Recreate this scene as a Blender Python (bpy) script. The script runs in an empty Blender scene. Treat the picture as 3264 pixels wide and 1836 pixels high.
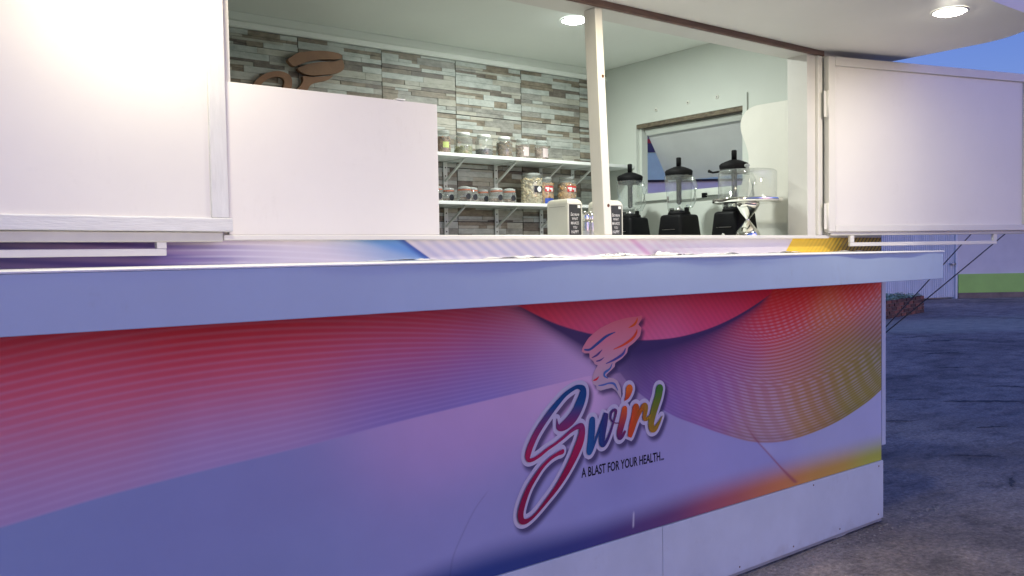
import bpy, bmesh, math, random
import numpy as np
from mathutils import Matrix, Vector, noise as mnoise

random.seed(11)
RNG = np.random.default_rng(7)
SC = bpy.context.scene
COL = SC.collection
PI = math.pi

# ------------------------------------------------------------------ camera
cam_d = bpy.data.cameras.new('camera'); cam = bpy.data.objects.new('camera', cam_d); COL.objects.link(cam)
YAW, PITCH, ROLL, EYE = math.radians(37.2102), math.radians(2.2572), math.radians(-0.9733), 1.4118
fw = Vector((math.sin(YAW)*math.cos(PITCH), math.cos(YAW)*math.cos(PITCH), -math.sin(PITCH)))
r0 = Vector((math.cos(YAW), -math.sin(YAW), 0)); u0 = r0.cross(fw)
rt = r0*math.cos(ROLL) + u0*math.sin(ROLL); up = -r0*math.sin(ROLL) + u0*math.cos(ROLL)
cam.matrix_world = Matrix(((rt.x, up.x, -fw.x, 0), (rt.y, up.y, -fw.y, -2.3), (rt.z, up.z, -fw.z, EYE), (0, 0, 0, 1)))
cam_d.sensor_width = 36; cam_d.lens = 2700/3264*36
cam_d.clip_start = .02; cam_d.clip_end = 1000
SC.camera = cam

# ------------------------------------------------------------------ sky
wd = bpy.data.worlds.new('World'); SC.world = wd; wd.use_nodes = True
nt = wd.node_tree; nt.nodes.clear()
sky = nt.nodes.new('ShaderNodeTexSky'); sky.sky_type = 'NISHITA'; sky.sun_disc = False
sky.sun_elevation = math.radians(4); sky.sun_rotation = math.radians(170)
sky.air_density = 1.0; sky.dust_density = .3; sky.ozone_density = 2.0; sky.altitude = 0
tint = nt.nodes.new('ShaderNodeMix'); tint.data_type = 'RGBA'; tint.blend_type = 'MULTIPLY'
tint.inputs[0].default_value = 1.0; tint.inputs[7].default_value = (.44, .46, 1.0, 1)
bg = nt.nodes.new('ShaderNodeBackground'); bg.inputs[1].default_value = SKY_STRENGTH = .15
wo = nt.nodes.new('ShaderNodeOutputWorld')
nt.links.new(sky.outputs[0], tint.inputs[6]); nt.links.new(tint.outputs[2], bg.inputs[0]); nt.links.new(bg.outputs[0], wo.inputs[0])

# ------------------------------------------------------------------ fill added to brighten the facade: afterglow-tinted sun, low behind the viewer
sd = bpy.data.lights.new('fill_sun', 'SUN'); sd.energy = .24; sd.color = (.80, .58, .98); sd.angle = math.radians(50)
so = bpy.data.objects.new('fill_sun', sd); COL.objects.link(so); so.location = (1, -8, 6)
so.rotation_euler = Vector((-math.sin(math.radians(170))*math.cos(math.radians(4)), -math.cos(math.radians(170))*math.cos(math.radians(4)), -math.sin(math.radians(4)))).to_track_quat('-Z', 'Y').to_euler()

# ------------------------------------------------------------------ exposure
vs = SC.view_settings
vs.view_transform = 'Standard'; vs.look = 'None'; vs.exposure = 1.45; vs.gamma = 1; vs.use_curve_mapping = False
SC.render.engine = 'CYCLES'
SC.cycles.use_denoising = True
SC.cycles.max_bounces = 10; SC.cycles.diffuse_bounces = 5; SC.cycles.transparent_max_bounces = 24
SC.cycles.caustics_reflective = False; SC.cycles.caustics_refractive = False
SC.cycles.sample_clamp_indirect = 6

# ------------------------------------------------------------------ materials
def lin(c):
    c = np.asarray(c, float)/255.0
    return np.where(c <= .04045, c/12.92, ((c+.055)/1.055)**2.4)

def nodes(name):
    m = bpy.data.materials.new(name); m.use_nodes = True
    t = m.node_tree; t.nodes.clear()
    o = t.nodes.new('ShaderNodeOutputMaterial'); b = t.nodes.new('ShaderNodeBsdfPrincipled')
    t.links.new(b.outputs[0], o.inputs[0])
    return m, t, b, o

def nnoise(t, scale, detail=4, rough=.6, stretch=None, coord='Object'):
    tc = t.nodes.new('ShaderNodeTexCoord'); n = t.nodes.new('ShaderNodeTexNoise')
    n.inputs['Scale'].default_value = scale; n.inputs['Detail'].default_value = detail; n.inputs['Roughness'].default_value = rough
    if stretch:
        mp = t.nodes.new('ShaderNodeMapping'); mp.inputs['Scale'].default_value = stretch
        t.links.new(tc.outputs[coord], mp.inputs[0]); t.links.new(mp.outputs[0], n.inputs['Vector'])
    else:
        t.links.new(tc.outputs[coord], n.inputs['Vector'])
    return n

def ramp(t, src, stops):
    r = t.nodes.new('ShaderNodeValToRGB'); e = r.color_ramp.elements
    while len(e) < len(stops): e.new(.5)
    for k, (p, c) in enumerate(stops):
        e[k].position = p; e[k].color = (*c, 1) if len(c) == 3 else c
    t.links.new(src, r.inputs[0]); return r

def mat(name, col, rough=.5, metal=0, spec=.5, var=.08, vscale=6, bump=0, bscale=80, stretch=None, coat=0):
    m, t, b, o = nodes(name)
    col = np.asarray(col, float)
    if var:
        n = nnoise(t, vscale, 5, .6, stretch)
        r = ramp(t, n.outputs[0], [(.3, tuple(np.clip(col*(1-var), 0, 1))), (.7, tuple(np.clip(col*(1+var), 0, 1)))])
        t.links.new(r.outputs[0], b.inputs['Base Color'])
        rr = t.nodes.new('ShaderNodeMapRange'); rr.inputs[3].default_value = max(0, rough-.07); rr.inputs[4].default_value = min(1, rough+.07)
        t.links.new(n.outputs[0], rr.inputs[0]); t.links.new(rr.outputs[0], b.inputs['Roughness'])
    else:
        b.inputs['Base Color'].default_value = (*col, 1); b.inputs['Roughness'].default_value = rough
    b.inputs['Metallic'].default_value = metal; b.inputs['Specular IOR Level'].default_value = spec
    b.inputs['Coat Weight'].default_value = coat
    if bump:
        n2 = nnoise(t, bscale, 3, .6, stretch); bp = t.nodes.new('ShaderNodeBump')
        bp.inputs['Strength'].default_value = bump; bp.inputs['Distance'].default_value = .003
        t.links.new(n2.outputs[0], bp.inputs['Height']); t.links.new(bp.outputs[0], b.inputs['Normal'])
    return m

def glass(name, col=(.96, .98, .97), rough=.02, body=.06, refl=1.0):
    """clear thin-walled plastic or glass: mostly see-through, mirror-like at grazing angles, slight body tint"""
    m = bpy.data.materials.new(name); m.use_nodes = True; t = m.node_tree; t.nodes.clear()
    o = t.nodes.new('ShaderNodeOutputMaterial'); tr = t.nodes.new('ShaderNodeBsdfTransparent'); gl = t.nodes.new('ShaderNodeBsdfGlossy')
    df = t.nodes.new('ShaderNodeBsdfDiffuse'); fr = t.nodes.new('ShaderNodeLayerWeight'); cv = t.nodes.new('ShaderNodeMath'); cv.operation = 'POWER'; ml = t.nodes.new('ShaderNodeMath'); ml.operation = 'MULTIPLY_ADD'; m1 = t.nodes.new('ShaderNodeMixShader'); m2 = t.nodes.new('ShaderNodeMixShader')
    tr.inputs[0].default_value = (*col, 1); gl.inputs['Roughness'].default_value = rough; fr.inputs[0].default_value = .5; cv.inputs[1].default_value = 4.5; ml.inputs[1].default_value = .55*refl; ml.inputs[2].default_value = .05*refl
    df.inputs[0].default_value = (.7, .74, .72, 1); m2.inputs[0].default_value = body
    t.links.new(fr.outputs[1], cv.inputs[0]); t.links.new(cv.outputs[0], ml.inputs[0]); t.links.new(ml.outputs[0], m1.inputs[0]); t.links.new(tr.outputs[0], m1.inputs[1]); t.links.new(gl.outputs[0], m1.inputs[2])
    t.links.new(m1.outputs[0], m2.inputs[1]); t.links.new(df.outputs[0], m2.inputs[2]); t.links.new(m2.outputs[0], o.inputs[0])
    return m

def emit(name, col, strength):
    m = bpy.data.materials.new(name); m.use_nodes = True; t = m.node_tree; t.nodes.clear()
    o = t.nodes.new('ShaderNodeOutputMaterial'); e = t.nodes.new('ShaderNodeEmission')
    e.inputs[0].default_value = (*col, 1); e.inputs[1].default_value = strength
    t.links.new(e.outputs[0], o.inputs[0]); return m

def vmat(name, rough=.4, spec=.4, bump=.05):
    m, t, b, o = nodes(name)
    a = t.nodes.new('ShaderNodeAttribute'); a.attribute_name = 'print'
    n = nnoise(t, 3, 5, .6)
    r = ramp(t, n.outputs[0], [(.3, (.95, .95, .95)), (.7, (1.03, 1.03, 1.03))])
    mx = t.nodes.new('ShaderNodeMix'); mx.data_type = 'RGBA'; mx.blend_type = 'MULTIPLY'; mx.inputs[0].default_value = 1
    t.links.new(a.outputs[0], mx.inputs[6]); t.links.new(r.outputs[0], mx.inputs[7]); t.links.new(mx.outputs[2], b.inputs['Base Color'])
    b.inputs['Roughness'].default_value = rough; b.inputs['Specular IOR Level'].default_value = spec
    n2 = nnoise(t, 9, 3, .5); bp = t.nodes.new('ShaderNodeBump'); bp.inputs['Strength'].default_value = bump; bp.inputs['Distance'].default_value = .01
    t.links.new(n2.outputs[0], bp.inputs['Height']); t.links.new(bp.outputs[0], b.inputs['Normal'])
    return m

def scuffed(m, col, amt, dirt=0):
    """faint scuffs and smears, and optional splashed dirt up to a ragged height"""
    t = m.node_tree; b = [n for n in t.nodes if n.type == 'BSDF_PRINCIPLED'][0]; src = b.inputs['Base Color'].links[0].from_socket
    n1 = nnoise(t, 1.7, 8, .75, (1, 1, 2.2)); n2 = nnoise(t, 24, 4, .7, (1.6, 1, .4))
    r1 = ramp(t, n1.outputs[0], [(.54, (0, 0, 0)), (.70, (1, 1, 1))]); r2 = ramp(t, n2.outputs[0], [(.50, (0, 0, 0)), (.68, (1, 1, 1))])
    mu = t.nodes.new('ShaderNodeMath'); mu.operation = 'MULTIPLY'; t.links.new(r1.outputs[0], mu.inputs[0]); t.links.new(r2.outputs[0], mu.inputs[1]); f = mu.outputs[0]
    if dirt:
        tc = t.nodes.new('ShaderNodeTexCoord'); sp = t.nodes.new('ShaderNodeSeparateXYZ'); t.links.new(tc.outputs['Object'], sp.inputs[0])
        n3 = nnoise(t, 7, 7, .75); a = t.nodes.new('ShaderNodeMath'); a.operation = 'MULTIPLY_ADD'; a.inputs[1].default_value = .34; t.links.new(n3.outputs[0], a.inputs[0])
        a.inputs[2].default_value = dirt-.17; d = t.nodes.new('ShaderNodeMath'); d.operation = 'SUBTRACT'; t.links.new(a.outputs[0], d.inputs[0]); t.links.new(sp.outputs[2], d.inputs[1])
        r3 = ramp(t, d.outputs[0], [(0, (0, 0, 0)), (.09, (.7, .7, .7))]); mx = t.nodes.new('ShaderNodeMath'); mx.operation = 'MAXIMUM'
        t.links.new(f, mx.inputs[0]); t.links.new(r3.outputs[0], mx.inputs[1]); f = mx.outputs[0]
    sc = t.nodes.new('ShaderNodeMath'); sc.operation = 'MULTIPLY'; sc.inputs[1].default_value = amt; t.links.new(f, sc.inputs[0])
    mc = t.nodes.new('ShaderNodeMix'); mc.data_type = 'RGBA'; mc.inputs[7].default_value = (*col, 1)
    t.links.new(sc.outputs[0], mc.inputs[0]); t.links.new(src, mc.inputs[6]); t.links.new(mc.outputs[2], b.inputs['Base Color'])
    return m

PAINT = mat('white_gloss_paint', (.69, .675, .635), .42, var=.04, vscale=5, bump=.12, bscale=40)
BRUSHED = mat('brushed_primer_paint', (.66, .66, .66), .55, var=.06, vscale=14, bump=.55, bscale=26, stretch=(1, 1, 9))
BRUSHED_V = mat('brushed_primer_paint_upright', (.66, .66, .66), .55, var=.06, vscale=14, bump=.5, bscale=26, stretch=(6, 6, .9))
SHEET = scuffed(mat('white_sheet_panel', (.735, .715, .675), .33, var=.03, vscale=2.5, bump=.10, bscale=5), (.50, .47, .42), .35)
SKIRT = scuffed(mat('grey_white_skirting', (.53, .58, .66), .45, var=.06, vscale=4, bump=.05, bscale=30), (.30, .27, .27), .42, dirt=.07)
APRON = scuffed(mat('grey_white_apron', (.43, .54, .68), .42, var=.04, vscale=3, bump=.06, bscale=25), (.30, .32, .34), .3)
SOFFIT = mat('soffit_paint', (.83, .81, .77), .55, var=.03, vscale=2, bump=.05, bscale=60)
INWALL = mat('interior_paint', (.64, .68, .63), .55, var=.03, vscale=2, bump=.06, bscale=40)
INCEIL = mat('ceiling_paint', (.80, .83, .78), .6, var=.02, vscale=2, bump=.04, bscale=60)
TIMBER = mat('raw_timber', (.17, .105, .085), .7, var=.35, vscale=9, bump=.3, bscale=40, stretch=(1, 1, 14))
STAIN = mat('stained_timber', (.16, .13, .09), .75, var=.5, vscale=12, bump=.3, bscale=40, stretch=(1, 3, 8))
WOODSIGN = mat('brown_mdf', (.27, .145, .085), .6, var=.18, vscale=12, bump=.15, bscale=60)
BLACK = mat('black_plastic', (.005, .005, .006), .5, spec=.12, var=.2, vscale=20, bump=.08, bscale=120)
RUBBER = mat('black_rubber', (.006, .006, .007), .65, spec=.14, var=.2, vscale=20, bump=.1, bscale=120)
CHROME = mat('polished_steel', (.82, .80, .76), .07, metal=1, var=.03, vscale=8)
STEEL = mat('brushed_steel', (.55, .54, .52), .28, metal=1, var=.1, vscale=10)
WHITEPL = mat('white_plastic', (.86, .88, .86), .4, var=.04, vscale=10)
CREAMPL = mat('cream_plastic', (.72, .72, .66), .45, var=.04, vscale=10, bump=.08, bscale=40)
CHALK = mat('chalkboard', (.028, .03, .034), .65, var=.3, vscale=14)
CHALKTXT = mat('chalk_lettering', (.62, .62, .62), .9, var=.2, vscale=60)
DARK = mat('dark_gap', (.02, .02, .022), .8, var=.2)
RUST = mat('rusty_bolt', (.12, .045, .025), .8, var=.4, vscale=60)
SHELFM = mat('white_laminate', (.74, .77, .75), .35, var=.03, vscale=6)
BRACKETM = mat('white_steel_bracket', (.66, .69, .66), .45, var=.06, vscale=12)
GROUT = mat('dark_grout', (.05, .048, .042), .9, var=.3, vscale=30)
FILM = mat('white_peeling_film', (.80, .80, .80), .45, var=.06, vscale=30, bump=.5, bscale=60)
FILMB = mat('navy_film_backing', (.03, .035, .12), .5, var=.3, vscale=30)
JAR = glass('jar_glass', body=.13, refl=1.6)
JUG = glass('jug_plastic', body=.11, rough=.05, refl=1.5)
DOME = glass('dome_acrylic', (.98, .985, .985), body=.05, refl=1.4)
def lumps(name, a, b, c=None):
    m, t, bs, o = nodes(name); n = nnoise(t, 55, 3, .7)
    st = [(.35, a), (.65, b)] if c is None else [(.3, a), (.5, b), (.7, c)]
    r = ramp(t, n.outputs[0], st); t.links.new(r.outputs[0], bs.inputs['Base Color']); bs.inputs['Roughness'].default_value = .75
    return m
STONE = []
for nm, a, b, c in (('pale_stone', (.30, .33, .31), (.42, .45, .42), (.52, .55, .52)), ('cream_stone', (.29, .285, .24), (.39, .385, .33), (.47, .46, .41)),
                    ('brown_stone', (.12, .10, .075), (.215, .185, .14), (.31, .27, .21)), ('dark_stone', (.085, .073, .06), (.15, .13, .11), (.24, .21, .175)),
                    ('grey_stone', (.18, .18, .165), (.27, .27, .245), (.38, .38, .35))):
    m, t, bs, o = nodes(nm); n = nnoise(t, 16, 7, .68, (1, 1, 2.4)); r = ramp(t, n.outputs[0], [(.32, a), (.5, b), (.7, c)])
    t.links.new(r.outputs[0], bs.inputs['Base Color']); bs.inputs['Roughness'].default_value = .5
    bp = t.nodes.new('ShaderNodeBump'); bp.inputs['Strength'].default_value = .3; bp.inputs['Distance'].default_value = .002
    t.links.new(n.outputs[0], bp.inputs['Height']); t.links.new(bp.outputs[0], bs.inputs['Normal'])
    STONE.append(m)

# ------------------------------------------------------------------ mesh helpers
def tag(o, label=None, cat=None, group=None, kind=None):
    if label: o['label'] = label
    if cat: o['category'] = cat
    if group: o['group'] = group
    if kind: o['kind'] = kind
    return o

def thing(name, label, cat, loc=(0, 0, 0), rz=0, group=None):
    o = bpy.data.objects.new(name, None); COL.objects.link(o); o.empty_display_size = .05
    o.location = loc; o.rotation_euler = (0, 0, rz)
    return tag(o, label, cat, group)

def link(name, me, m, parent=None, loc=None):
    o = bpy.data.objects.new(name, me); COL.objects.link(o)
    if m is not None and not me.materials: me.materials.append(m)
    if parent is not None: o.parent = parent
    if loc is not None: o.location = loc
    return o

class MB:
    def __init__(s): s.v = []; s.f = []; s.smooth = []; s.mi = []
    def add(s, vs, fs, smooth=False, mi=0):
        b = len(s.v); s.v += [tuple(v) for v in vs]; s.f += [tuple(b+i for i in f) for f in fs]
        s.smooth += [smooth]*len(fs); s.mi += [mi]*len(fs); return s
    def box(s, x0, x1, y0, y1, z0, z1, bev=0, mi=0):
        if bev <= 0:
            v = [(x, y, z) for x in (x0, x1) for y in (y0, y1) for z in (z0, z1)]
            return s.add(v, [(0, 1, 3, 2), (4, 6, 7, 5), (0, 4, 5, 1), (2, 3, 7, 6), (0, 2, 6, 4), (1, 5, 7, 3)], mi=mi)
        bm = bmesh.new(); bmesh.ops.create_cube(bm, size=1)
        for v in bm.verts: v.co = Vector(((x0+x1)/2+v.co.x*(x1-x0), (y0+y1)/2+v.co.y*(y1-y0), (z0+z1)/2+v.co.z*(z1-z0)))
        bmesh.ops.bevel(bm, geom=bm.edges[:], offset=min(bev, .45*min(x1-x0, y1-y0, z1-z0)), segments=2, profile=.5, affect='EDGES')
        s.bm(bm, mi=mi); return s
    def bm(s, bm, smooth=False, mi=0):
        bm.verts.index_update()
        s.add([v.co[:] for v in bm.verts], [tuple(v.index for v in f.verts) for f in bm.faces], smooth, mi); bm.free(); return s
    def prism(s, poly, fn, d0, d1, mi=0):
        """poly of (a,b); fn(a,b,d)->xyz"""
        n = len(poly); v = [fn(a, b, d0) for a, b in poly]+[fn(a, b, d1) for a, b in poly]
        return s.add(v, [tuple(range(n))[::-1], tuple(range(n, 2*n))]+[(i, (i+1) % n, n+(i+1) % n, n+i) for i in range(n)], mi=mi)
    def lathe(s, prof, seg=24, c=(0, 0, 0), smooth=True, cap=True, mi=0, sx=1, sy=1):
        v = []
        for r, z in prof:
            for k in range(seg):
                a = 2*PI*k/seg; v.append((c[0]+r*math.cos(a)*sx, c[1]+r*math.sin(a)*sy, c[2]+z))
        f = []
        for i in range(len(prof)-1):
            for k in range(seg):
                k2 = (k+1) % seg; f.append((i*seg+k, i*seg+k2, (i+1)*seg+k2, (i+1)*seg+k))
        s.add(v, f, smooth, mi)
        if cap:
            b = len(s.v)-len(v)
            s.f += [tuple(b+k for k in range(seg))[::-1], tuple(b+(len(prof)-1)*seg+k for k in range(seg))]; s.smooth += [False]*2; s.mi += [mi]*2
        return s
    def tube(s, pts, r, seg=8, mi=0, closed=False):
        P = [Vector(p) for p in pts]; n = len(P); v = []
        for i, p in enumerate(P):
            d = (P[min(i+1, n-1)]-P[max(i-1, 0)]).normalized()
            a = d.cross(Vector((0, 0, 1))); a = d.cross(Vector((1, 0, 0))) if a.length < 1e-3 else a; a.normalize(); b = d.cross(a)
            rr = r[i] if isinstance(r, (list, tuple)) else r
            v += [p+a*rr*math.cos(2*PI*k/seg)+b*rr*math.sin(2*PI*k/seg) for k in range(seg)]
        f = [(i*seg+k, i*seg+(k+1) % seg, (i+1)*seg+(k+1) % seg, (i+1)*seg+k) for i in range(n-1) for k in range(seg)]
        f += [tuple(range(seg))[::-1], tuple((n-1)*seg+k for k in range(seg))]
        return s.add(v, f, True, mi)
    def mesh(s, name):
        me = bpy.data.meshes.new(name); me.from_pydata(s.v, [], s.f)
        me.polygons.foreach_set('use_smooth', s.smooth); me.polygons.foreach_set('material_index', s.mi)
        me.update()
        bm = bmesh.new(); bm.from_mesh(me); bmesh.ops.recalc_face_normals(bm, faces=bm.faces); bm.to_mesh(me); bm.free()
        return me
    def obj(s, name, m, parent=None, loc=None):
        me = s.mesh(name)
        for q in (m if isinstance(m, (list, tuple)) else [m]): me.materials.append(q)
        return link(name, me, None, parent, loc)

def dup(root, loc, rz=None, label=None, group=None):
    r = root.copy(); COL.objects.link(r); r.location = loc
    if rz is not None: r.rotation_euler = (0, 0, rz)
    if label: r['label'] = label
    if group: r['group'] = group
    for ch in list(root.children):
        c = ch.copy(); COL.objects.link(c); c.parent = r
        for g in list(ch.children):
            d = g.copy(); COL.objects.link(d); d.parent = c
    return r

def text_mesh(s, size, name, xs=1.0, off=0.0, shear=0.0, extrude=0.0):
    cu = bpy.data.curves.new(name, 'FONT'); cu.body = s; cu.size = size; cu.offset = off; cu.shear = shear; cu.extrude = extrude
    cu.resolution_u = 3
    o = bpy.data.objects.new(name, cu); COL.objects.link(o)
    bpy.context.view_layer.update()
    me = bpy.data.meshes.new_from_object(o.evaluated_get(bpy.context.evaluated_depsgraph_get()))
    bpy.data.objects.remove(o); bpy.data.curves.remove(cu)
    me.name = name
    return me

def spline(pts, n=6):
    """Catmull-Rom through tuples of any length"""
    P = np.array(pts, float); out = []
    for i in range(len(P)-1):
        a = P[max(i-1, 0)]; b = P[i]; c = P[i+1]; d = P[min(i+2, len(P)-1)]
        for k in range(n):
            t = k/n; out.append(.5*((2*b)+(-a+c)*t+(2*a-5*b+4*c-d)*t*t+(-a+3*b-3*c+d)*t**3))
    out.append(P[-1]); return np.array(out)

# ------------------------------------------------------------------ ground
def ground_mat():
    m, t, b, o = nodes('worn_asphalt')
    tc = t.nodes.new('ShaderNodeTexCoord')
    big = nnoise(t, .55, 6, .65); fine = nnoise(t, 38, 6, .75); mid = nnoise(t, 3.2, 6, .7, (1, 1.6, 1))
    r1 = ramp(t, big.outputs[0], [(.34, (.24, .205, .195)), (.5, (.38, .325, .30)), (.66, (.50, .43, .39))])
    r2 = ramp(t, fine.outputs[0], [(.3, (.45, .45, .45)), (.55, (1, 1, 1)), (.74, (1.7, 1.65, 1.6))])
    r3 = ramp(t, mid.outputs[0], [(.33, (.55, .55, .57)), (.5, (1, 1, 1)), (.7, (1.3, 1.22, 1.15))])
    m1 = t.nodes.new('ShaderNodeMix'); m1.data_type = 'RGBA'; m1.blend_type = 'MULTIPLY'; m1.inputs[0].default_value = 1
    m2 = t.nodes.new('ShaderNodeMix'); m2.data_type = 'RGBA'; m2.blend_type = 'MULTIPLY'; m2.inputs[0].default_value = 1
    t.links.new(r1.outputs[0], m1.inputs[6]); t.links.new(r2.outputs[0], m1.inputs[7])
    t.links.new(m1.outputs[2], m2.inputs[6]); t.links.new(r3.outputs[0], m2.inputs[7])
    # a paler strip crosses the yard in front of the planter
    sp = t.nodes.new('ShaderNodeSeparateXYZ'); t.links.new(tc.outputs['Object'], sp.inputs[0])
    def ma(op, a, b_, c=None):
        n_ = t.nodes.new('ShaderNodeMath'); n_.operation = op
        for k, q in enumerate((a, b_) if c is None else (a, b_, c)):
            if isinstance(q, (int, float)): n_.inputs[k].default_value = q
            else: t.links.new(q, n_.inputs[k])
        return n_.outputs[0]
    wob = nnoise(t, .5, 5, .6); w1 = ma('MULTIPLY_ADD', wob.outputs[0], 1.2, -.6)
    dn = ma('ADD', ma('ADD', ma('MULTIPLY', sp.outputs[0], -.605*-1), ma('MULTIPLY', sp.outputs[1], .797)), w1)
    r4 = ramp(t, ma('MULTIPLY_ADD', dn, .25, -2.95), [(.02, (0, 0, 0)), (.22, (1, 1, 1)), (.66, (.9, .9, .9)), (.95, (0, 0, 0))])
    vo = t.nodes.new('ShaderNodeTexVoronoi'); vo.feature = 'DISTANCE_TO_EDGE'; vo.inputs['Scale'].default_value = .17
    wv = nnoise(t, 1.6, 5, .7); vm = t.nodes.new('ShaderNodeVectorMath'); vm.operation = 'MULTIPLY_ADD'; vm.inputs[1].default_value = (1.3, 1.3, 0)
    t.links.new(wv.outputs[1], vm.inputs[0]); t.links.new(tc.outputs['Object'], vm.inputs[2]); t.links.new(vm.outputs[0], vo.inputs['Vector'])
    rc = ramp(t, vo.outputs[0], [(0, (.38, .38, .40)), (.012, (.55, .55, .56)), (.03, (1, 1, 1))])
    m4 = t.nodes.new('ShaderNodeMix'); m4.data_type = 'RGBA'; m4.blend_type = 'MULTIPLY'; m4.inputs[0].default_value = .45
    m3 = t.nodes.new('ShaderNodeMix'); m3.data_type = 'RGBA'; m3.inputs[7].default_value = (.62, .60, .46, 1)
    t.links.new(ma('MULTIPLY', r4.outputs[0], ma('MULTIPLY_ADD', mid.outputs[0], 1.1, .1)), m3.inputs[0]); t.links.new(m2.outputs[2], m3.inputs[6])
    t.links.new(m3.outputs[2], m4.inputs[6]); t.links.new(rc.outputs[0], m4.inputs[7])
    t.links.new(m4.outputs[2], b.inputs['Base Color']); b.inputs['Roughness'].default_value = .9
    bp = t.nodes.new('ShaderNodeBump'); bp.inputs['Strength'].default_value = .8; bp.inputs['Distance'].default_value = .02
    t.links.new(fine.outputs[0], bp.inputs['Height'])
    bp2 = t.nodes.new('ShaderNodeBump'); bp2.inputs['Strength'].default_value = .7; bp2.inputs['Distance'].default_value = .12
    t.links.new(mid.outputs[0], bp2.inputs['Height']); t.links.new(bp2.outputs[0], bp.inputs['Normal']); t.links.new(bp.outputs[0], b.inputs['Normal'])
    return m
gm = MB(); gm.add([(-300, -300, 0), (300, -300, 0), (300, 300, 0), (-300, 300, 0)], [(0, 1, 2, 3)])
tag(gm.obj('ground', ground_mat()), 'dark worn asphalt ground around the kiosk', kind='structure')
# dark open cracks and pits in the surface
cb = MB(); rk = random.Random(21)
for cx, cy, ln, an in ((12.95, 3.9, .9, -.5), (13.1, 4.5, .6, -.3), (8.07, 1.22, .75, -.75), (7.7, 1.7, .35, -.6), (10.1, 2.45, .5, -.6), (6.65, 1.27, .3, -.7), (9.2, 1.3, .8, -.9), (11.4, 3.2, .7, -.4), (6.95, .68, .3, -.5), (5.4, -.1, .25, .4), (5.9, .35, .3, -.9)):
    n = 14; top_, bot_ = [], []
    for i in range(n+1):
        u = i/n; w = .075*ln*math.sin(PI*u)**.8*rk.uniform(.25, 1.0); px_ = cx+(u-.5)*ln*math.cos(an)+rk.gauss(0, .02*ln); py_ = cy+(u-.5)*ln*math.sin(an)+rk.gauss(0, .02*ln)
        nx_, ny_ = -math.sin(an), math.cos(an); top_.append((px_+nx_*w, py_+ny_*w, .003)); bot_.append((px_-nx_*w, py_-ny_*w, .003))
    cb.add(top_+bot_, [(i, i+1, n+2+i, n+1+i) for i in range(n)])
tag(cb.obj('surface_cracks', mat('crack_tar', (.085, .08, .082), .95, var=.3, vscale=14)), 'dark cracks and worn pits in the asphalt', kind='stuff')
# loose stones by the skirting
gb = MB(); rs = random.Random(5)
for k in range(340):
    if k < 200: x = rs.uniform(2.6, 4.6); y = -.03-abs(rs.gauss(0, .07))
    else: x = rs.uniform(3.2, 6.0); y = rs.uniform(-1.0, .4)
    if x < 4.13 and y > -.02: continue
    s = rs.uniform(.0025, .008); a = rs.uniform(0, PI)
    v = [(x+s*math.cos(a+i*2*PI/5)*rs.uniform(.7, 1.2), y+s*math.sin(a+i*2*PI/5)*rs.uniform(.7, 1.2), 0) for i in range(5)]+[(x, y, s*rs.uniform(.5, .9))]
    gb.add(v, [(i, (i+1) % 5, 5) for i in range(5)])
tag(gb.obj('gravel', mat('pale_gravel', (.30, .28, .25), .9, var=.4, vscale=30)), 'scattered pale gravel along the kiosk skirting', kind='stuff')

# ------------------------------------------------------------------ the kiosk shell
K = thing('food_kiosk', 'white food kiosk with swirling rainbow print below its serving counter', 'kiosk')
XL, XR, WR = -.90, 4.113, 3.721          # facade ends, inner face of the right wall
def kp(name, mb, m, parent=K, label=None):
    o = mb.obj(name, m, parent)
    if label: o['label'] = label
    return o
kp('interior_floor', MB().box(-.8, 3.72, .012, 1.60, .44, .50), mat('vinyl_floor', (.42, .42, .40), .5))
kp('back_wall', MB().box(-.8, 3.80, 1.613, 1.70, 0, 2.60), GROUT)
kp('left_wall', MB().box(-.89, -.81, .012, 1.60, 0, 2.60), INWALL)
# right wall around the hatch opening
HY0, HY1, HZ0, HZ1 = .553, 1.335, 1.745, 2.181
rw = MB(); rw.box(WR, 3.80, .012, HY0, 0, 2.6); rw.box(WR, 3.80, HY1, 1.612, 0, 2.6)
rw.box(WR, 3.80, HY0, HY1, 0, HZ0); rw.box(WR, 3.80, HY0, HY1, HZ1, 2.6)
kp('right_wall', rw, INWALL)
kp('ceiling', MB().box(-.808, 3.719, .012, 1.611, 2.552, 2.60), INCEIL)
co = MB(); prof = [(1.612, 2.4785), (1.590, 2.4785), (1.583, 2.486), (1.580, 2.504), (1.588, 2.511), (1.596, 2.513), (1.596, 2.551), (1.612, 2.551)]
co.prism(prof, lambda a, b, d: (d, a, b), -.8, 3.72)
kp('cornice', co, INCEIL)
kp('roof', MB().box(-.95, 3.86, -.02, 1.78, 2.60, 2.68, .01), PAINT)
# upper facade
kp('lintel', MB().box(.60, 3.72, -.002, .112, 2.309, 2.55), PAINT)
kp('timber_strip', MB().box(.70, 3.585, -.016, -.003, 2.311, 2.334), TIMBER)
kp('front_wall', MB().box(XL, .772, 0, .012, 1.467, 2.60).box(3.60, XR, 0, .012, 1.467, 2.60).box(.772, 3.60, -.0, .011, 2.56, 2.60), PAINT)
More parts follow.
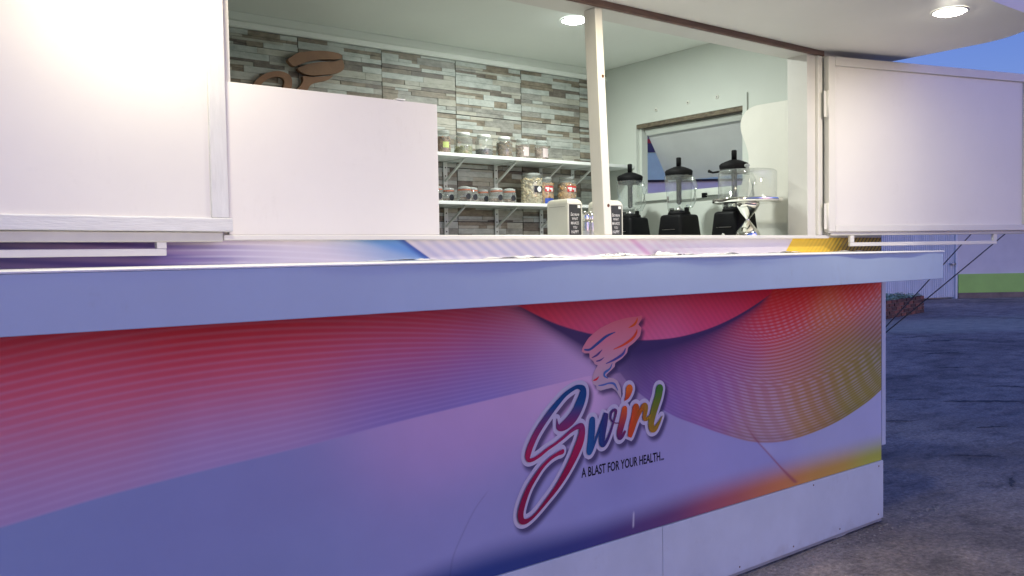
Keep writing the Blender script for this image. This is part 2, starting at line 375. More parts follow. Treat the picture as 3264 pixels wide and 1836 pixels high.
# window sill, posts, leaning mullion
sl = MB().box(.76, 3.60, -.030, .06, 1.463, 1.4775, .003)
kp('sill', sl, PAINT)
pm = MB(); pm.prism([(3.465, 1.478), (3.53, 1.478), (3.53, 2.309), (3.465, 2.309)], lambda a, b, d: (a, d, b), -.004, .10)
pm.box(3.532, 3.567, -.018, .08, 1.478, 2.309, .004)
kp('door_post', pm, PAINT)
pl = MB().box(.772, .80, -.004, .10, 1.478, 2.309, .003); kp('door_post', pl, PAINT)
mu = MB()
def mull(zb, x0b, x1b, zt, x0t, x1t, y0, y1):
    v = [(x0b, y0, zb), (x1b, y0, zb), (x1b, y1, zb), (x0b, y1, zb), (x0t, y0, zt), (x1t, y0, zt), (x1t, y1, zt), (x0t, y1, zt)]
    b = bmesh.new(); vs = [b.verts.new(q) for q in v]
    for f in ((0, 3, 2, 1), (4, 5, 6, 7), (0, 1, 5, 4), (1, 2, 6, 5), (2, 3, 7, 6), (3, 0, 4, 7)): b.faces.new([vs[i] for i in f])
    bmesh.ops.bevel(b, geom=b.edges[:], offset=.003, segments=2, profile=.5, affect='EDGES')
    return b
mu.bm(mull(1.478, 2.178, 2.217, 2.308, 2.143, 2.178, -.006, .056))
mo = kp('mullion', mu, PAINT, label='leaning white mullion between the two openings')
for z in (2.062, 1.588):
    x = 2.1965-.0355*(z-1.478)/.83
    h = MB().lathe([(.0062, 0), (.0062, .001), (.0035, .0012), (.0035, .0004)], 12); o = h.obj('bolt_hole', RUST, mo)
    o.rotation_euler = (PI/2, 0, 0); o.location = (x+.006, -.0058, z)
# skirting under the print
sk = kp('skirting_board', MB().box(XL, 2.4695, -.0075, .012, .028, .324, .002), SKIRT)
sk2 = kp('skirting_board', MB().box(2.471, 4.119, -.008, .012, .026, .323, .002), SKIRT)
kp('base_rail', MB().box(XL, 4.121, .004, .03, .007, .0255), mat('dull_aluminium', (.36, .38, .41), .45, metal=.3))
for x, z in ((2.95, .047), (3.34, .049), (3.72, .05), (4.07, .052), (4.075, .30), (3.5, .305)):
    o = MB().lathe([(.004, 0), (.004, .001), (.002, .0018)], 10).obj('screw_head', RUST, sk2); o.rotation_euler = (PI/2, 0, 0); o.location = (x, -.008, z)
kp('corner_trim', MB().box(4.1155, 4.153, -.0025, .012, .40, 1.2605, .002), SKIRT)
kp('side_wall', MB().box(4.101, 4.1125, .0125, 1.0, 0, 1.255), SKIRT)
kp('rear_wall', MB().box(3.801, 4.1, 1.0, 1.012, 0, 1.255), SKIRT)

# serving counter
def counter():
    n = 500; xs = np.linspace(XL, 4.116, n); v = []; f = []
    for i, x in enumerate(xs):
        lip = .3185+.0012*math.sin(x*5.1+1)+.0008*math.sin(x*13.7)
        if x > 2.6: lip += .0052*(.5+.5*math.sin(x*6.1-1.1))*min(1, (x-2.6)/.5)+.001*math.sin(x*17)
        lip = min(lip, .327)
        v += [(x, .0-.001, 1.3985), (x, -.31, 1.3965), (x, -lip, 1.394), (x, -lip, 1.3905), (x, -.31, 1.391), (x, -.001, 1.391)]
    for i in range(n-1):
        for k in range(6): f.append((i*6+k, (i+1)*6+k, (i+1)*6+(k+1) % 6, i*6+(k+1) % 6))
    f += [tuple(range(6)), tuple(range((n-1)*6, n*6))[::-1]]
    return MB().add(v, f)
ct = kp('countertop', counter(), FILM, label='white filmed countertop with a wavy front lip')
kp('apron', MB().box(XL, 4.108, -.315, -.297, 1.262, 1.3903, .002), APRON)
kp('counter_underside', MB().box(XL, 4.10, -.2965, -.001, 1.375, 1.390), SKIRT)
kp('apron_end', MB().box(4.09, 4.107, -.2965, .0, 1.264, 1.374), SKIRT)
# curled scraps of film left on the counter top
def scrap(seed, length, width, lift, frac=0):
    r = random.Random(seed); nx, ny = 44, 9; v = []; f = []; mi = []
    for i in range(nx):
        for j in range(ny):
            u = 2*i/(nx-1)-1; x = u*length/2; w = width*(.35+.65*(1-u*u)**.5)*(1+.35*mnoise.noise(Vector((x*30, seed*2.3, 0))))
            y = (j/(ny-1)-.5)*w
            rid = mnoise.noise(Vector((x*16+seed*3.1, y*26, seed*1.7))); fine = mnoise.noise(Vector((x*70, y*60, seed*4.1)))
            z = .0012+0.85*lift*(max(0, rid)*1.7+.35*abs(fine))*(1-u*u)+.0006*j/(ny-1)
            v.append((x, y, z))
    for i in range(nx-1):
        for j in range(ny-1):
            q = mnoise.noise(Vector((i*.9+seed*5.3, j*.7, seed))); f.append((i*ny+j, (i+1)*ny+j, (i+1)*ny+j+1, i*ny+j+1)); mi.append(1 if q > .64-frac*1.4 else 0)
    m = MB().add(v, f, True); m.mi = mi; return m
SCR = [(1.33, -.05, .30, .05, .006, .10, 'thin torn film scrap on the counter under the board'),
       (1.80, -.06, .42, .07, .016, .12, 'largest curled film scrap on the counter, left of the mullion'),
       (2.02, -.20, .20, .05, .008, .06, 'small film scrap nearer the counter edge left of the mullion'),
       (2.20, -.05, .26, .06, .014, .22, 'navy-flecked film scrap on the counter below the mullion'),
       (2.47, -.05, .34, .07, .017, .10, 'humped film scrap on the counter below the left blender'),
       (2.62, -.20, .40, .05, .006, .03, 'long flat film scrap nearer the counter edge below the blenders'),
       (2.78, -.05, .20, .05, .010, .18, 'small curled film scrap below the middle blender'),
       (3.22, -.05, .30, .05, .009, .15, 'film scrap on the counter below the cake stand'),
       (3.72, -.06, .34, .05, .006, .05, 'film scrap on the counter beside the yellow print')]
for k, (x, y, l, w, li, fr, lab) in enumerate(SCR):
    o = scrap(k+3, l, w, li, fr).obj('film_scrap', [FILM, FILMB], None, (x, y, 1.3985)); o.rotation_euler[2] = (k % 3-1)*.05
    tag(o, lab, 'film scrap', 'peeled film scraps on the counter')

# shutters folded out beside the opening
def shutter(side, hx, ang, label):
    s = side; W_ = 1.36
    def bx(a, b, y0, y1, z0, z1, bev=.003): return MB().box(min(s*a, s*b), max(s*a, s*b), y0, y1, z0, z1, bev)
    zt = 2.306; left = s < 0
    pn = bx(.012, W_, -.004, .010, 1.488, zt-.01, .001).obj('shutter', SHEET, K, (hx, -.030, 0)); pn.rotation_euler[2] = ang; pn['label'] = label
    fw_ = .052 if left else .044; zb = 1.4855 if left else 1.4935; zi = 1.521 if left else 1.524
    bx(.004, fw_, -.011 if left else -.017, .016, zi+.001 if left else zb, zt-.001).obj('stile', BRUSHED_V if left else PAINT, pn)
    bx(W_-.05, W_, -.017, .016, zi+.001, zt-.001).obj('stile', BRUSHED_V if left else PAINT, pn)
    bx(.001 if left else fw_+.001, W_+.002, -.026 if left else -.0165, .0155, zb, zi).obj('rail', BRUSHED if left else PAINT, pn)
    bx(fw_+.001, W_-.051, -.0165, .0155, zt-.042, zt).obj('rail', PAINT, pn)
    bx(.024, W_-.02, -.012 if left else -.006, .014, 1.4585 if left else 1.4755, zb-.001).obj('drip_strip', mat('shutter_drip_paint', (.55, .53, .48), .5), pn)
    a = .185 if left else .156
    br = MB(); y0, y1 = (-.006, .008) if left else (-.004, .010)
    zz = 1.4580 if left else 1.4750
    for q in ((a-.012, a+.012), (1.10, 1.124)): br.box(min(s*q[0], s*q[1]), max(s*q[0], s*q[1]), y0, y1, 1.4425, zz)
    br.box(min(s*(a-.012), s*1.124), max(s*(a-.012), s*1.124), y0, y1, 1.424, 1.442, .002)
    br.obj('prop_bracket', PAINT, pn)
    for z in (() if left else (2.085, 1.565)):
        h = MB().box(-.020, .020, -.013, -.009, z-.06, z+.06, .001).lathe([(.006, -.062), (.006, .062)], 10, (0, -.014, z))
        for dz in (-.04, 0, .04): h.lathe([(.0035, -.0015), (.0035, .0015)], 8, (.013, -.0137, z+dz))
        h.obj('hinge', PAINT, pn)
shutter(-1, .775, math.radians(8), 'left shutter folded back under the bright downlight')
shutter(1, 3.572, math.radians(-15), 'right shutter folded open past the hinge post')

# half-height board standing in the left opening, with a scrap of tape on its top edge
wb = MB().box(.779, 1.4475, -.019, -.006, 1.478, 1.8885, .001).obj('counter_board', SHEET)
tag(wb, 'plain white half-height board standing on the sill beside the left shutter', 'board')
tp = MB().box(1.300, 1.332, -.022, -.003, 1.8895, 1.8935, .001).obj('tape_scrap', WHITEPL); tag(tp, 'small bright white tape scrap on top of the half-height board', 'tape')

# canopy with a rounded end
def canopy():
    r = .345; fy = -.835; pts = [(XL-.2, -.001), (XL-.2, fy)]
    for k in range(25):
        a = -PI/2+k/24*PI/2; pts.append((4.072-r+r*math.cos(a)*1.0, fy+r+r*math.sin(a)))
    pts.append((4.072, -.001))
    return MB().prism(pts, lambda a, b, d: (a, b, d), 2.3345, 2.56)
kp('canopy', canopy(), SOFFIT)

# ------------------------------------------------------------------ lamps
LAMPM = emit('lamp_lens_warm', (1.0, .95, .82), 34)
LAMPC = emit('lamp_lens_cool', (.90, 1.0, .97), 34)
def downlight(x, y, z, label, watts, col, lens):
    t = thing('downlight', label, 'downlight', (x, y, z), group='recessed round downlights')
    MB().lathe([(.056, -.001), (.066, -.001), (.068, -.004), (.064, -.007), (.057, -.006), (.056, -.001)], 32, cap=False).obj('trim_ring', WHITEPL, t)
    MB().lathe([(.0555, -.0012), (.055, -.007), (.047, -.012), (.03, -.0155), (.0, -.017)], 32, cap=False).obj('lens', lens, t)
    ld = bpy.data.lights.new('lamp_light', 'AREA'); ld.shape = 'DISK'; ld.size = .108; ld.energy = watts; ld.color = col
    lo = bpy.data.objects.new('lamp_light', ld); COL.objects.link(lo); lo.parent = t; lo.location = (0, 0, -.0185)
    return t
WARM = (1.0, .92, .62); COOL = (.95, 1.0, .93)
downlight(3.398, -.681, 2.334, 'round downlight in the canopy soffit above the right shutter', 3.2, WARM, LAMPM)
downlight(2.05, -.46, 2.334, 'round downlight in the canopy soffit before the mullion', 4.0, WARM, LAMPM)
downlight(.60, -.30, 2.334, 'round downlight in the canopy soffit over the left shutter', 2.0, WARM, LAMPM)
downlight(2.785, .83, 2.551, 'bright round downlight in the kiosk ceiling left of the mullion', 6.4, COOL, LAMPC)

# ------------------------------------------------------------------ stone-look tiles
TX = [-.12, .328, .782, 1.2355, 1.6890, 2.1425, 2.5960, 3.0495, 3.5030, 3.72]
TZ = [2.4775, 2.1845, 1.8915, 1.5985, 1.3055, 1.0125]
cands = []; tiles = {}
for i in range(len(TX)-1):
    for j in range(len(TZ)-1):
        x0, x1, z1, z0 = TX[i]+.0015, TX[i+1]-.0015, TZ[j]-.0015, TZ[j+1]+.0015
        tb = MB().box(x0, x1, 1.604, 1.6125, z0, z1); t = tb.obj('tile', GROUT, K); tiles[i, j] = t
        r = random.Random(100*(i % 3)+17*(j % 2)+j); z = z1; full = .4505
        while z > z0+.004:
            h = min(r.choice((.013, .019, .024, .024, .030, .036)), z-z0)
            if z-h-z0 < .010: h = z-z0
            x = x0; dark_last = False
            while x < x1-.002:
                l = r.uniform(.07, .25); l = min(l, x1-x)
                if x1-x-l < .045: l = x1-x
                q = r.random(); mi = r.choice((0, 0, 0, 1, 1, 4)) if (q < .60 or (dark_last and q < .8)) else r.choice((2, 2, 3))
                dark_last = mi in (2, 3)
                if dark_last and h > .02 and r.random() < .35 and l > .1:      # a split strip: two thin ones
                    hs = h*r.uniform(.4, .6)
                    cands.append((x, x+l, z-hs, z, mi, r.uniform(.003, .007), (i, j)))
                    cands.append((x, x+l*.7, z-h, z-hs, r.choice((0, 1)), r.uniform(.004, .008), (i, j))); cands.append((x+l*.7, x+l, z-h, z-hs, mi, r.uniform(.003, .006), (i, j)))
                else: cands.append((x, x+l, z-h, z, mi, r.uniform(.003, .0085), (i, j)))
                x += l
            z -= h
def visible(c):
    xm, zm = (c[0]+c[1])/2, (c[2]+c[3])/2
    if xm < 1.33 or zm < 1.5: return False
    if xm < 2.32: return zm > 2.19
    return True
vis = sorted([c for c in cands if visible(c)], key=lambda c: -(c[1]-c[0])*(c[3]-c[2])); part_set = set(id(c) for c in vis[:300])
rest = MB()
for c in cands:
    x0, x1, z0, z1, mi, d, ij = c; g = .0006
    if id(c) in part_set:
        MB().box(x0+g, x1-g, 1.604-d, 1.6038, z0+g, z1-g).obj('stone_strip', STONE[mi], tiles[ij])
    else: rest.box(x0+g, x1-g, 1.604-d, 1.6038, z0+g, z1-g, mi=mi)
tag(rest.obj('stone_strips', STONE, K), kind='stuff')

# ------------------------------------------------------------------ the printed vinyl
LIGHT = np.array([.31, .28, .54]); GAIN = np.array([1.18, 1.22, 1.12])      # dusk light on the facade: print colour = seen colour / this
def pc(c): return np.clip(lin(c)*GAIN/LIGHT, .008, .88)
FAN_LOW = [(0.0675, 0.7788), (0.2242, 0.7917), (0.4438, 0.8225), (0.6943, 0.8467), (0.9827, 0.8688), (1.319, 0.9008), (1.6959, 0.9306), (2.0885, 0.9615)]
FAN_TOP = [(0.0806, 1.1378), (0.2374, 1.1684), (0.4563, 1.1985), (0.7056, 1.214), (0.9924, 1.2114), (1.3262, 1.1894), (1.7006, 1.1475), (2.0909, 1.0942)]
ARC = [(1.7828, 1.2315), (1.9426, 1.1625), (2.1339, 1.1091), (2.2772, 1.0838), (2.4289, 1.0694), (2.6135, 1.0718), (2.8113, 1.0993), (2.9962, 1.1475), (3.1642, 1.2088), (3.2078, 1.2371)]
WEDGE = [(1.7146, 1.235), (1.8165, 1.1704), (1.9413, 1.0959), (2.0345, 1.0337), (2.1415, 0.9725)]
MOI = [(2.254, 0.954), (2.3379, 0.8764), (2.5269, 0.7627), (2.6935, 0.6951), (2.8734, 0.628), (3.0652, 0.5695), (3.2703, 0.5419), (3.4898, 0.5469), (3.7251, 0.5756), (3.9741, 0.6351), (4.1093, 0.6832), (4.2815, 0.7429)]
REDLINE = [(2.9889, 0.679), (3.0654, 0.5934), (3.1659, 0.5073), (3.2693, 0.4183), (3.3722, 0.3381)]
FAN_C = [(0.2251, 0.8169, (98, 84, 144)), (0.23, 0.9574, (116, 74, 122)), (0.2349, 1.0976, (126, 58, 98)), (0.2382, 1.1908, (130, 38, 72)), (0.2395, 1.2281, (142, 28, 52)), (0.906, 0.8837, (96, 84, 146)), (0.9099, 1.0192, (120, 74, 126)), (0.9138, 1.1543, (128, 32, 62)), (0.8584, 1.2254, (148, 24, 40)), (1.2922, 0.9375, (76, 72, 145)), (1.2953, 1.0612, (105, 58, 118)), (1.2988, 1.197, (140, 30, 50)), (1.6974, 0.982, (78, 74, 150)), (1.6997, 1.09, (95, 60, 125)), (1.702, 1.1979, (125, 32, 62)), (2.0337, 0.9903, (80, 70, 140))]
ARC_C = [(1.9436, 1.212, (200, 48, 72)), (2.3432, 1.2061, (195, 42, 70)), (2.8127, 1.2157, (185, 36, 60)), (3.1644, 1.2264, (175, 35, 60)), (2.1341, 1.1209, (185, 72, 115)), (2.429, 1.0772, (185, 82, 128)), (2.8115, 1.1126, (160, 62, 105))]
MOI_C = [(3.1753, 1.2144, (160, 25, 35)), (3.3625, 1.2065, (175, 22, 30)), (3.8841, 1.2093, (155, 30, 40)), (2.9976, 1.0971, (125, 35, 65)), (3.2667, 1.0972, (145, 35, 50)), (3.6651, 1.0732, (125, 65, 52)), (4.0575, 1.0496, (105, 65, 75)), (2.6715, 1.0199, (92, 45, 105)), (2.9116, 0.9792, (98, 50, 95)), (3.3607, 0.9185, (115, 60, 68)), (3.7722, 0.8826, (108, 84, 48)), (4.0575, 0.8256, (92, 84, 55)), (2.52, 0.9116, (88, 55, 122)), (2.7473, 0.8414, (95, 60, 125)), (3.0818, 0.7769, (108, 65, 95)), (3.458, 0.7632, (112, 75, 66)), (3.8833, 0.7352, (108, 88, 48)), (2.8263, 0.7264, (95, 60, 120)), (3.1254, 0.6601, (108, 75, 92)), (3.5588, 0.6325, (110, 80, 65)), (3.8831, 0.6537, (98, 88, 50)), (3.0801, 0.5882, (98, 75, 110)), (2.4821, 0.7955, (80, 65, 132)), (2.3447, 1.0073, (66, 50, 108))]
BASE_C = [(0.2218, 0.723, (80, 84, 142)), (0.4837, 0.7644, (80, 80, 142)), (0.9017, 0.7366, (84, 80, 142)), (0.8962, 0.5437, (80, 82, 140)), (1.4349, 0.8298, (108, 86, 150)), (1.5923, 0.9134, (122, 92, 155)), (1.7517, 0.5765, (90, 84, 146)), (2.0329, 0.9468, (128, 98, 158)), (2.5617, 0.7469, (98, 86, 148)), (2.6786, 0.4846, (94, 86, 150)), (3.073, 0.5043, (92, 86, 150)), (3.6908, 0.5221, (100, 96, 152)), (4.0486, 0.6139, (102, 98, 156)), (1.4272, 0.5083, (86, 82, 144)), (2.225, 0.4722, (86, 82, 146))]
BOT_C = [(0.8902, 0.3386, (20, 30, 95)), (1.6446, 0.3261, (18, 30, 92)), (2.0212, 0.3203, (26, 28, 88)), (2.4404, 0.3357, (48, 28, 80)), (2.8546, 0.3517, (92, 40, 66)), (3.2155, 0.3641, (116, 64, 50)), (3.6228, 0.3397, (110, 78, 44)), (4.1055, 0.3397, (96, 94, 44))]
BOT_TOP = [(1.2792, 0.4274), (1.6477, 0.4671), (2.0236, 0.452), (2.4423, 0.4623), (2.856, 0.4793), (3.3363, 0.4807), (4.1055, 0.4796)]
HAIR = [(1.4726, 0.3685), (1.4864, 0.4296), (1.5271, 0.4998), (1.5765, 0.5695), (1.6346, 0.6229)]
LET = {}
LET['S1'] = [(1.935, 0.823, 0.004), (1.9368, 0.8057, 0.009), (1.9434, 0.7919, 0.02), (1.9646, 0.7938, 0.0311), (1.997, 0.8099, 0.0374), (2.0246, 0.8351, 0.0376), (2.0471, 0.8694, 0.0367), (2.0597, 0.8969, 0.0317), (2.0601, 0.9167, 0.0244), (2.0427, 0.9268, 0.0152), (2.0209, 0.9259, 0.0131), (1.9775, 0.9083, 0.0149), (1.9398, 0.8814, 0.0176), (1.9027, 0.8505, 0.0205), (1.8659, 0.8153, 0.0214), (1.8347, 0.7799, 0.0221), (1.8113, 0.7437, 0.0231), (1.7992, 0.7139, 0.0211), (1.8019, 0.6985, 0.0144), (1.8189, 0.6958, 0.0117), (1.8484, 0.7042, 0.0108), (1.8898, 0.7237, 0.0098), (1.9212, 0.7351, 0.009), (1.9585, 0.7519, 0.01), (1.9963, 0.771, 0.0111), (2.0263, 0.7821, 0.0154), (2.0482, 0.7824, 0.0217), (2.0517, 0.7612, 0.0259), (2.0418, 0.7295, 0.031), (2.0248, 0.6989, 0.031), (1.9969, 0.658, 0.0267), (1.9612, 0.6148, 0.0226), (1.9234, 0.5767, 0.0173), (1.881, 0.5421, 0.0132), (1.8393, 0.51, 0.01), (1.8087, 0.4922, 0.0109), (1.781, 0.486, 0.0167), (1.7639, 0.4954, 0.0215), (1.762, 0.5234, 0.0223), (1.7777, 0.5637, 0.0204), (1.8009, 0.6029, 0.0176), (1.8318, 0.6372, 0.0148), (1.8629, 0.6658, 0.0119), (1.8994, 0.688, 0.011), (1.931, 0.6992, 0.012), (1.9512, 0.703, 0.0151), (1.9549, 0.7056, 0.0132)]
LET['w1'] = [(2.1052, 0.7955, 0.0262), (2.1024, 0.7624, 0.0294), (2.0972, 0.7255, 0.0285), (2.0899, 0.6931, 0.0253), (2.0891, 0.6815, 0.0231), (2.1022, 0.6912, 0.0138), (2.1226, 0.726, 0.0106), (2.1461, 0.769, 0.0118), (2.1667, 0.8001, 0.0181), (2.172, 0.807, 0.0235), (2.1664, 0.7832, 0.0278), (2.1572, 0.7506, 0.0289), (2.1509, 0.7176, 0.0267), (2.1535, 0.7003, 0.0215), (2.1679, 0.7024, 0.014), (2.1886, 0.7291, 0.0108), (2.2067, 0.765, 0.0086), (2.222, 0.8014, 0.0098), (2.224, 0.8161, 0.0119), (2.2136, 0.8213, 0.0097), (2.1988, 0.8108, 0.0097), (2.1972, 0.7897, 0.0076), (2.2127, 0.7736, 0.0044), (2.2392, 0.7683, 0.0033)]
LET['i1'] = [(2.2715, 0.8158, 0.0253), (2.2663, 0.7914, 0.0297), (2.2538, 0.7586, 0.0286), (2.2433, 0.7299, 0.0253), (2.2442, 0.7126, 0.0187), (2.2573, 0.715, 0.0133), (2.2713, 0.7303, 0.01)]
LET['i2'] = [(2.298, 0.8905, 0.0329), (2.2935, 0.8767, 0.0275), (2.2855, 0.8625, 0.0187), (2.2733, 0.851, 0.0044)]
LET['r1'] = [(2.332, 0.8135, 0.0324), (2.3248, 0.7838, 0.0335), (2.3121, 0.7507, 0.0314), (2.3013, 0.7217, 0.0247), (2.3, 0.714, 0.0202), (2.3136, 0.733, 0.0168), (2.3325, 0.7654, 0.0147), (2.3577, 0.8015, 0.017), (2.3747, 0.8161, 0.0227), (2.3858, 0.8103, 0.0217), (2.3804, 0.7855, 0.0206), (2.3777, 0.7682, 0.0171), (2.3913, 0.7642, 0.0127), (2.4104, 0.775, 0.0092)]
LET['l1'] = [(2.4646, 0.8721, 0.0358), (2.4559, 0.8428, 0.0347), (2.4394, 0.8091, 0.0335), (2.4243, 0.7754, 0.0312), (2.415, 0.7455, 0.0289), (2.4191, 0.7228, 0.0267), (2.4362, 0.7195, 0.021), (2.4543, 0.7358, 0.0141), (2.4674, 0.7519, 0.0082), (2.4766, 0.7642, 0.0035)]
TORNADO = [(2.3729, 1.1683), (2.3482, 1.1654), (2.2968, 1.1644), (2.2281, 1.1554), (2.1522, 1.1342), (2.0953, 1.1029), (2.0649, 1.0703), (2.0595, 1.0548), (2.0751, 1.0466), (2.0964, 1.0448), (2.0974, 1.0277), (2.1153, 1.0143), (2.1228, 1.002), (2.1367, 0.9963), (2.1189, 0.9761), (2.1099, 0.9577), (2.1062, 0.9436), (2.1137, 0.93), (2.1279, 0.922), (2.1308, 0.9098), (2.1503, 0.9012), (2.1791, 0.9038), (2.2081, 0.9052), (2.2305, 0.8913), (2.2483, 0.8678), (2.2573, 0.8585), (2.2538, 0.9002), (2.2379, 0.9283), (2.2155, 0.9411), (2.1852, 0.9468), (2.1809, 0.957), (2.2025, 0.9702), (2.2243, 0.9838), (2.2282, 0.9976), (2.2621, 1.011), (2.29, 1.0308), (2.2973, 1.0511), (2.3278, 1.066), (2.3612, 1.0903), (2.3697, 1.1199), (2.3534, 1.135), (2.3698, 1.1517)]
SWL = []
SWL.append(((40, 50, 125),[(2.0732, 1.0601, 0.0054), (2.0988, 1.0589, 0.0078), (2.1337, 1.076, 0.0094), (2.1825, 1.1014, 0.0087), (2.2274, 1.1139, 0.0025)]))
SWL.append(((165, 60, 40),[(2.3008, 1.1261, 0.0025), (2.3289, 1.1359, 0.0091), (2.3432, 1.15, 0.0075), (2.3462, 1.1608, 0.0024)]))
SWL.append(((170, 50, 45),[(2.2196, 1.0497, 0.0023), (2.2721, 1.063, 0.0075), (2.3187, 1.0833, 0.01), (2.3401, 1.1035, 0.0083), (2.3437, 1.1166, 0.0025)]))
SWL.append(((60, 45, 115),[(2.109, 1.0277, 0.0031), (2.133, 1.0352, 0.007), (2.1485, 1.0449, 0.0056), (2.1596, 1.053, 0.0016)]))
SWL.append(((60, 45, 115),[(2.1304, 1.0129, 0.0032), (2.1501, 1.015, 0.0055), (2.1679, 1.0232, 0.0016)]))
SWL.append(((55, 50, 130),[(2.179, 0.9995, 0.0024), (2.2257, 1.0116, 0.0082), (2.2669, 1.0284, 0.0092), (2.2801, 1.0471, 0.0033)]))
SWL.append(((45, 70, 150),[(2.2097, 0.9967, 0.0023), (2.1982, 0.9788, 0.0065), (2.1735, 0.9669, 0.0089), (2.1689, 0.9556, 0.0073), (2.1864, 0.9434, 0.0024)]))
SWL.append(((150, 30, 60),[(2.114, 0.9428, 0.0031), (2.1292, 0.9461, 0.0072), (2.1412, 0.9545, 0.0024)]))
SWL.append(((60, 70, 150),[(2.1397, 0.9217, 0.0032), (2.1617, 0.9213, 0.0057), (2.1928, 0.9245, 0.0057), (2.2196, 0.9187, 0.0075), (2.2373, 0.8938, 0.0025)]))
TAG = [(2.0502, 0.5919), (2.0564, 0.6254), (2.489, 0.5878), (2.465, 0.5885), (2.4604, 0.6274), (2.4895, 0.6229)]
def sat(c, k): c = np.array(c, float); m = c.mean(); return np.clip(m+(c-m)*k, 2, 255)
def blend(data, X, Z, s, zs=1.6, k=1.0):
    """smooth colour field through scattered colour samples"""
    num = np.zeros(X.shape+(3,)); den = np.zeros(X.shape)
    for x, z, c in data:
        w = np.exp(-((X-x)**2+((Z-z)*zs)**2)/(2*s*s))+1e-7/(.01+(X-x)**2+(Z-z)**2)
        num += w[..., None]*pc(sat(c, k)); den += w
    return num/den[..., None]
def interp(P, X):
    P = spline(P, 8) if len(P) > 2 else np.array(P)
    return np.interp(X, P[:, 0], P[:, 1])
def sm(a, b, x): t = np.clip((x-a)/(b-a), 0, 1); return t*t*(3-2*t)
def mixc(A, B, t): return A*(1-t[..., None])+B*t[..., None]

def stroke_samples():
    out = []
    for k, pts in LET.items(): out += [tuple(q) for q in spline(pts, 5)]
    return np.array(out)
SAMP = stroke_samples()
TORN = np.array(TORNADO)
def poly_dist(P, X, Z):
    d = np.full(X.shape, 9.); inside = np.zeros(X.shape, bool); n = len(P)
    for i in range(n):
        a, b = P[i], P[(i+1) % n]; e = b-a; L2 = e@e
        t = np.clip(((X-a[0])*e[0]+(Z-a[1])*e[1])/L2, 0, 1)
        d = np.minimum(d, np.hypot(X-a[0]-t*e[0], Z-a[1]-t*e[1]))
        cross = ((a[1] > Z) != (b[1] > Z)) & (X < (b[0]-a[0])*(Z-a[1])/(b[1]-a[1]+1e-12)+a[0]); inside ^= cross
    return np.where(inside, -d, d)

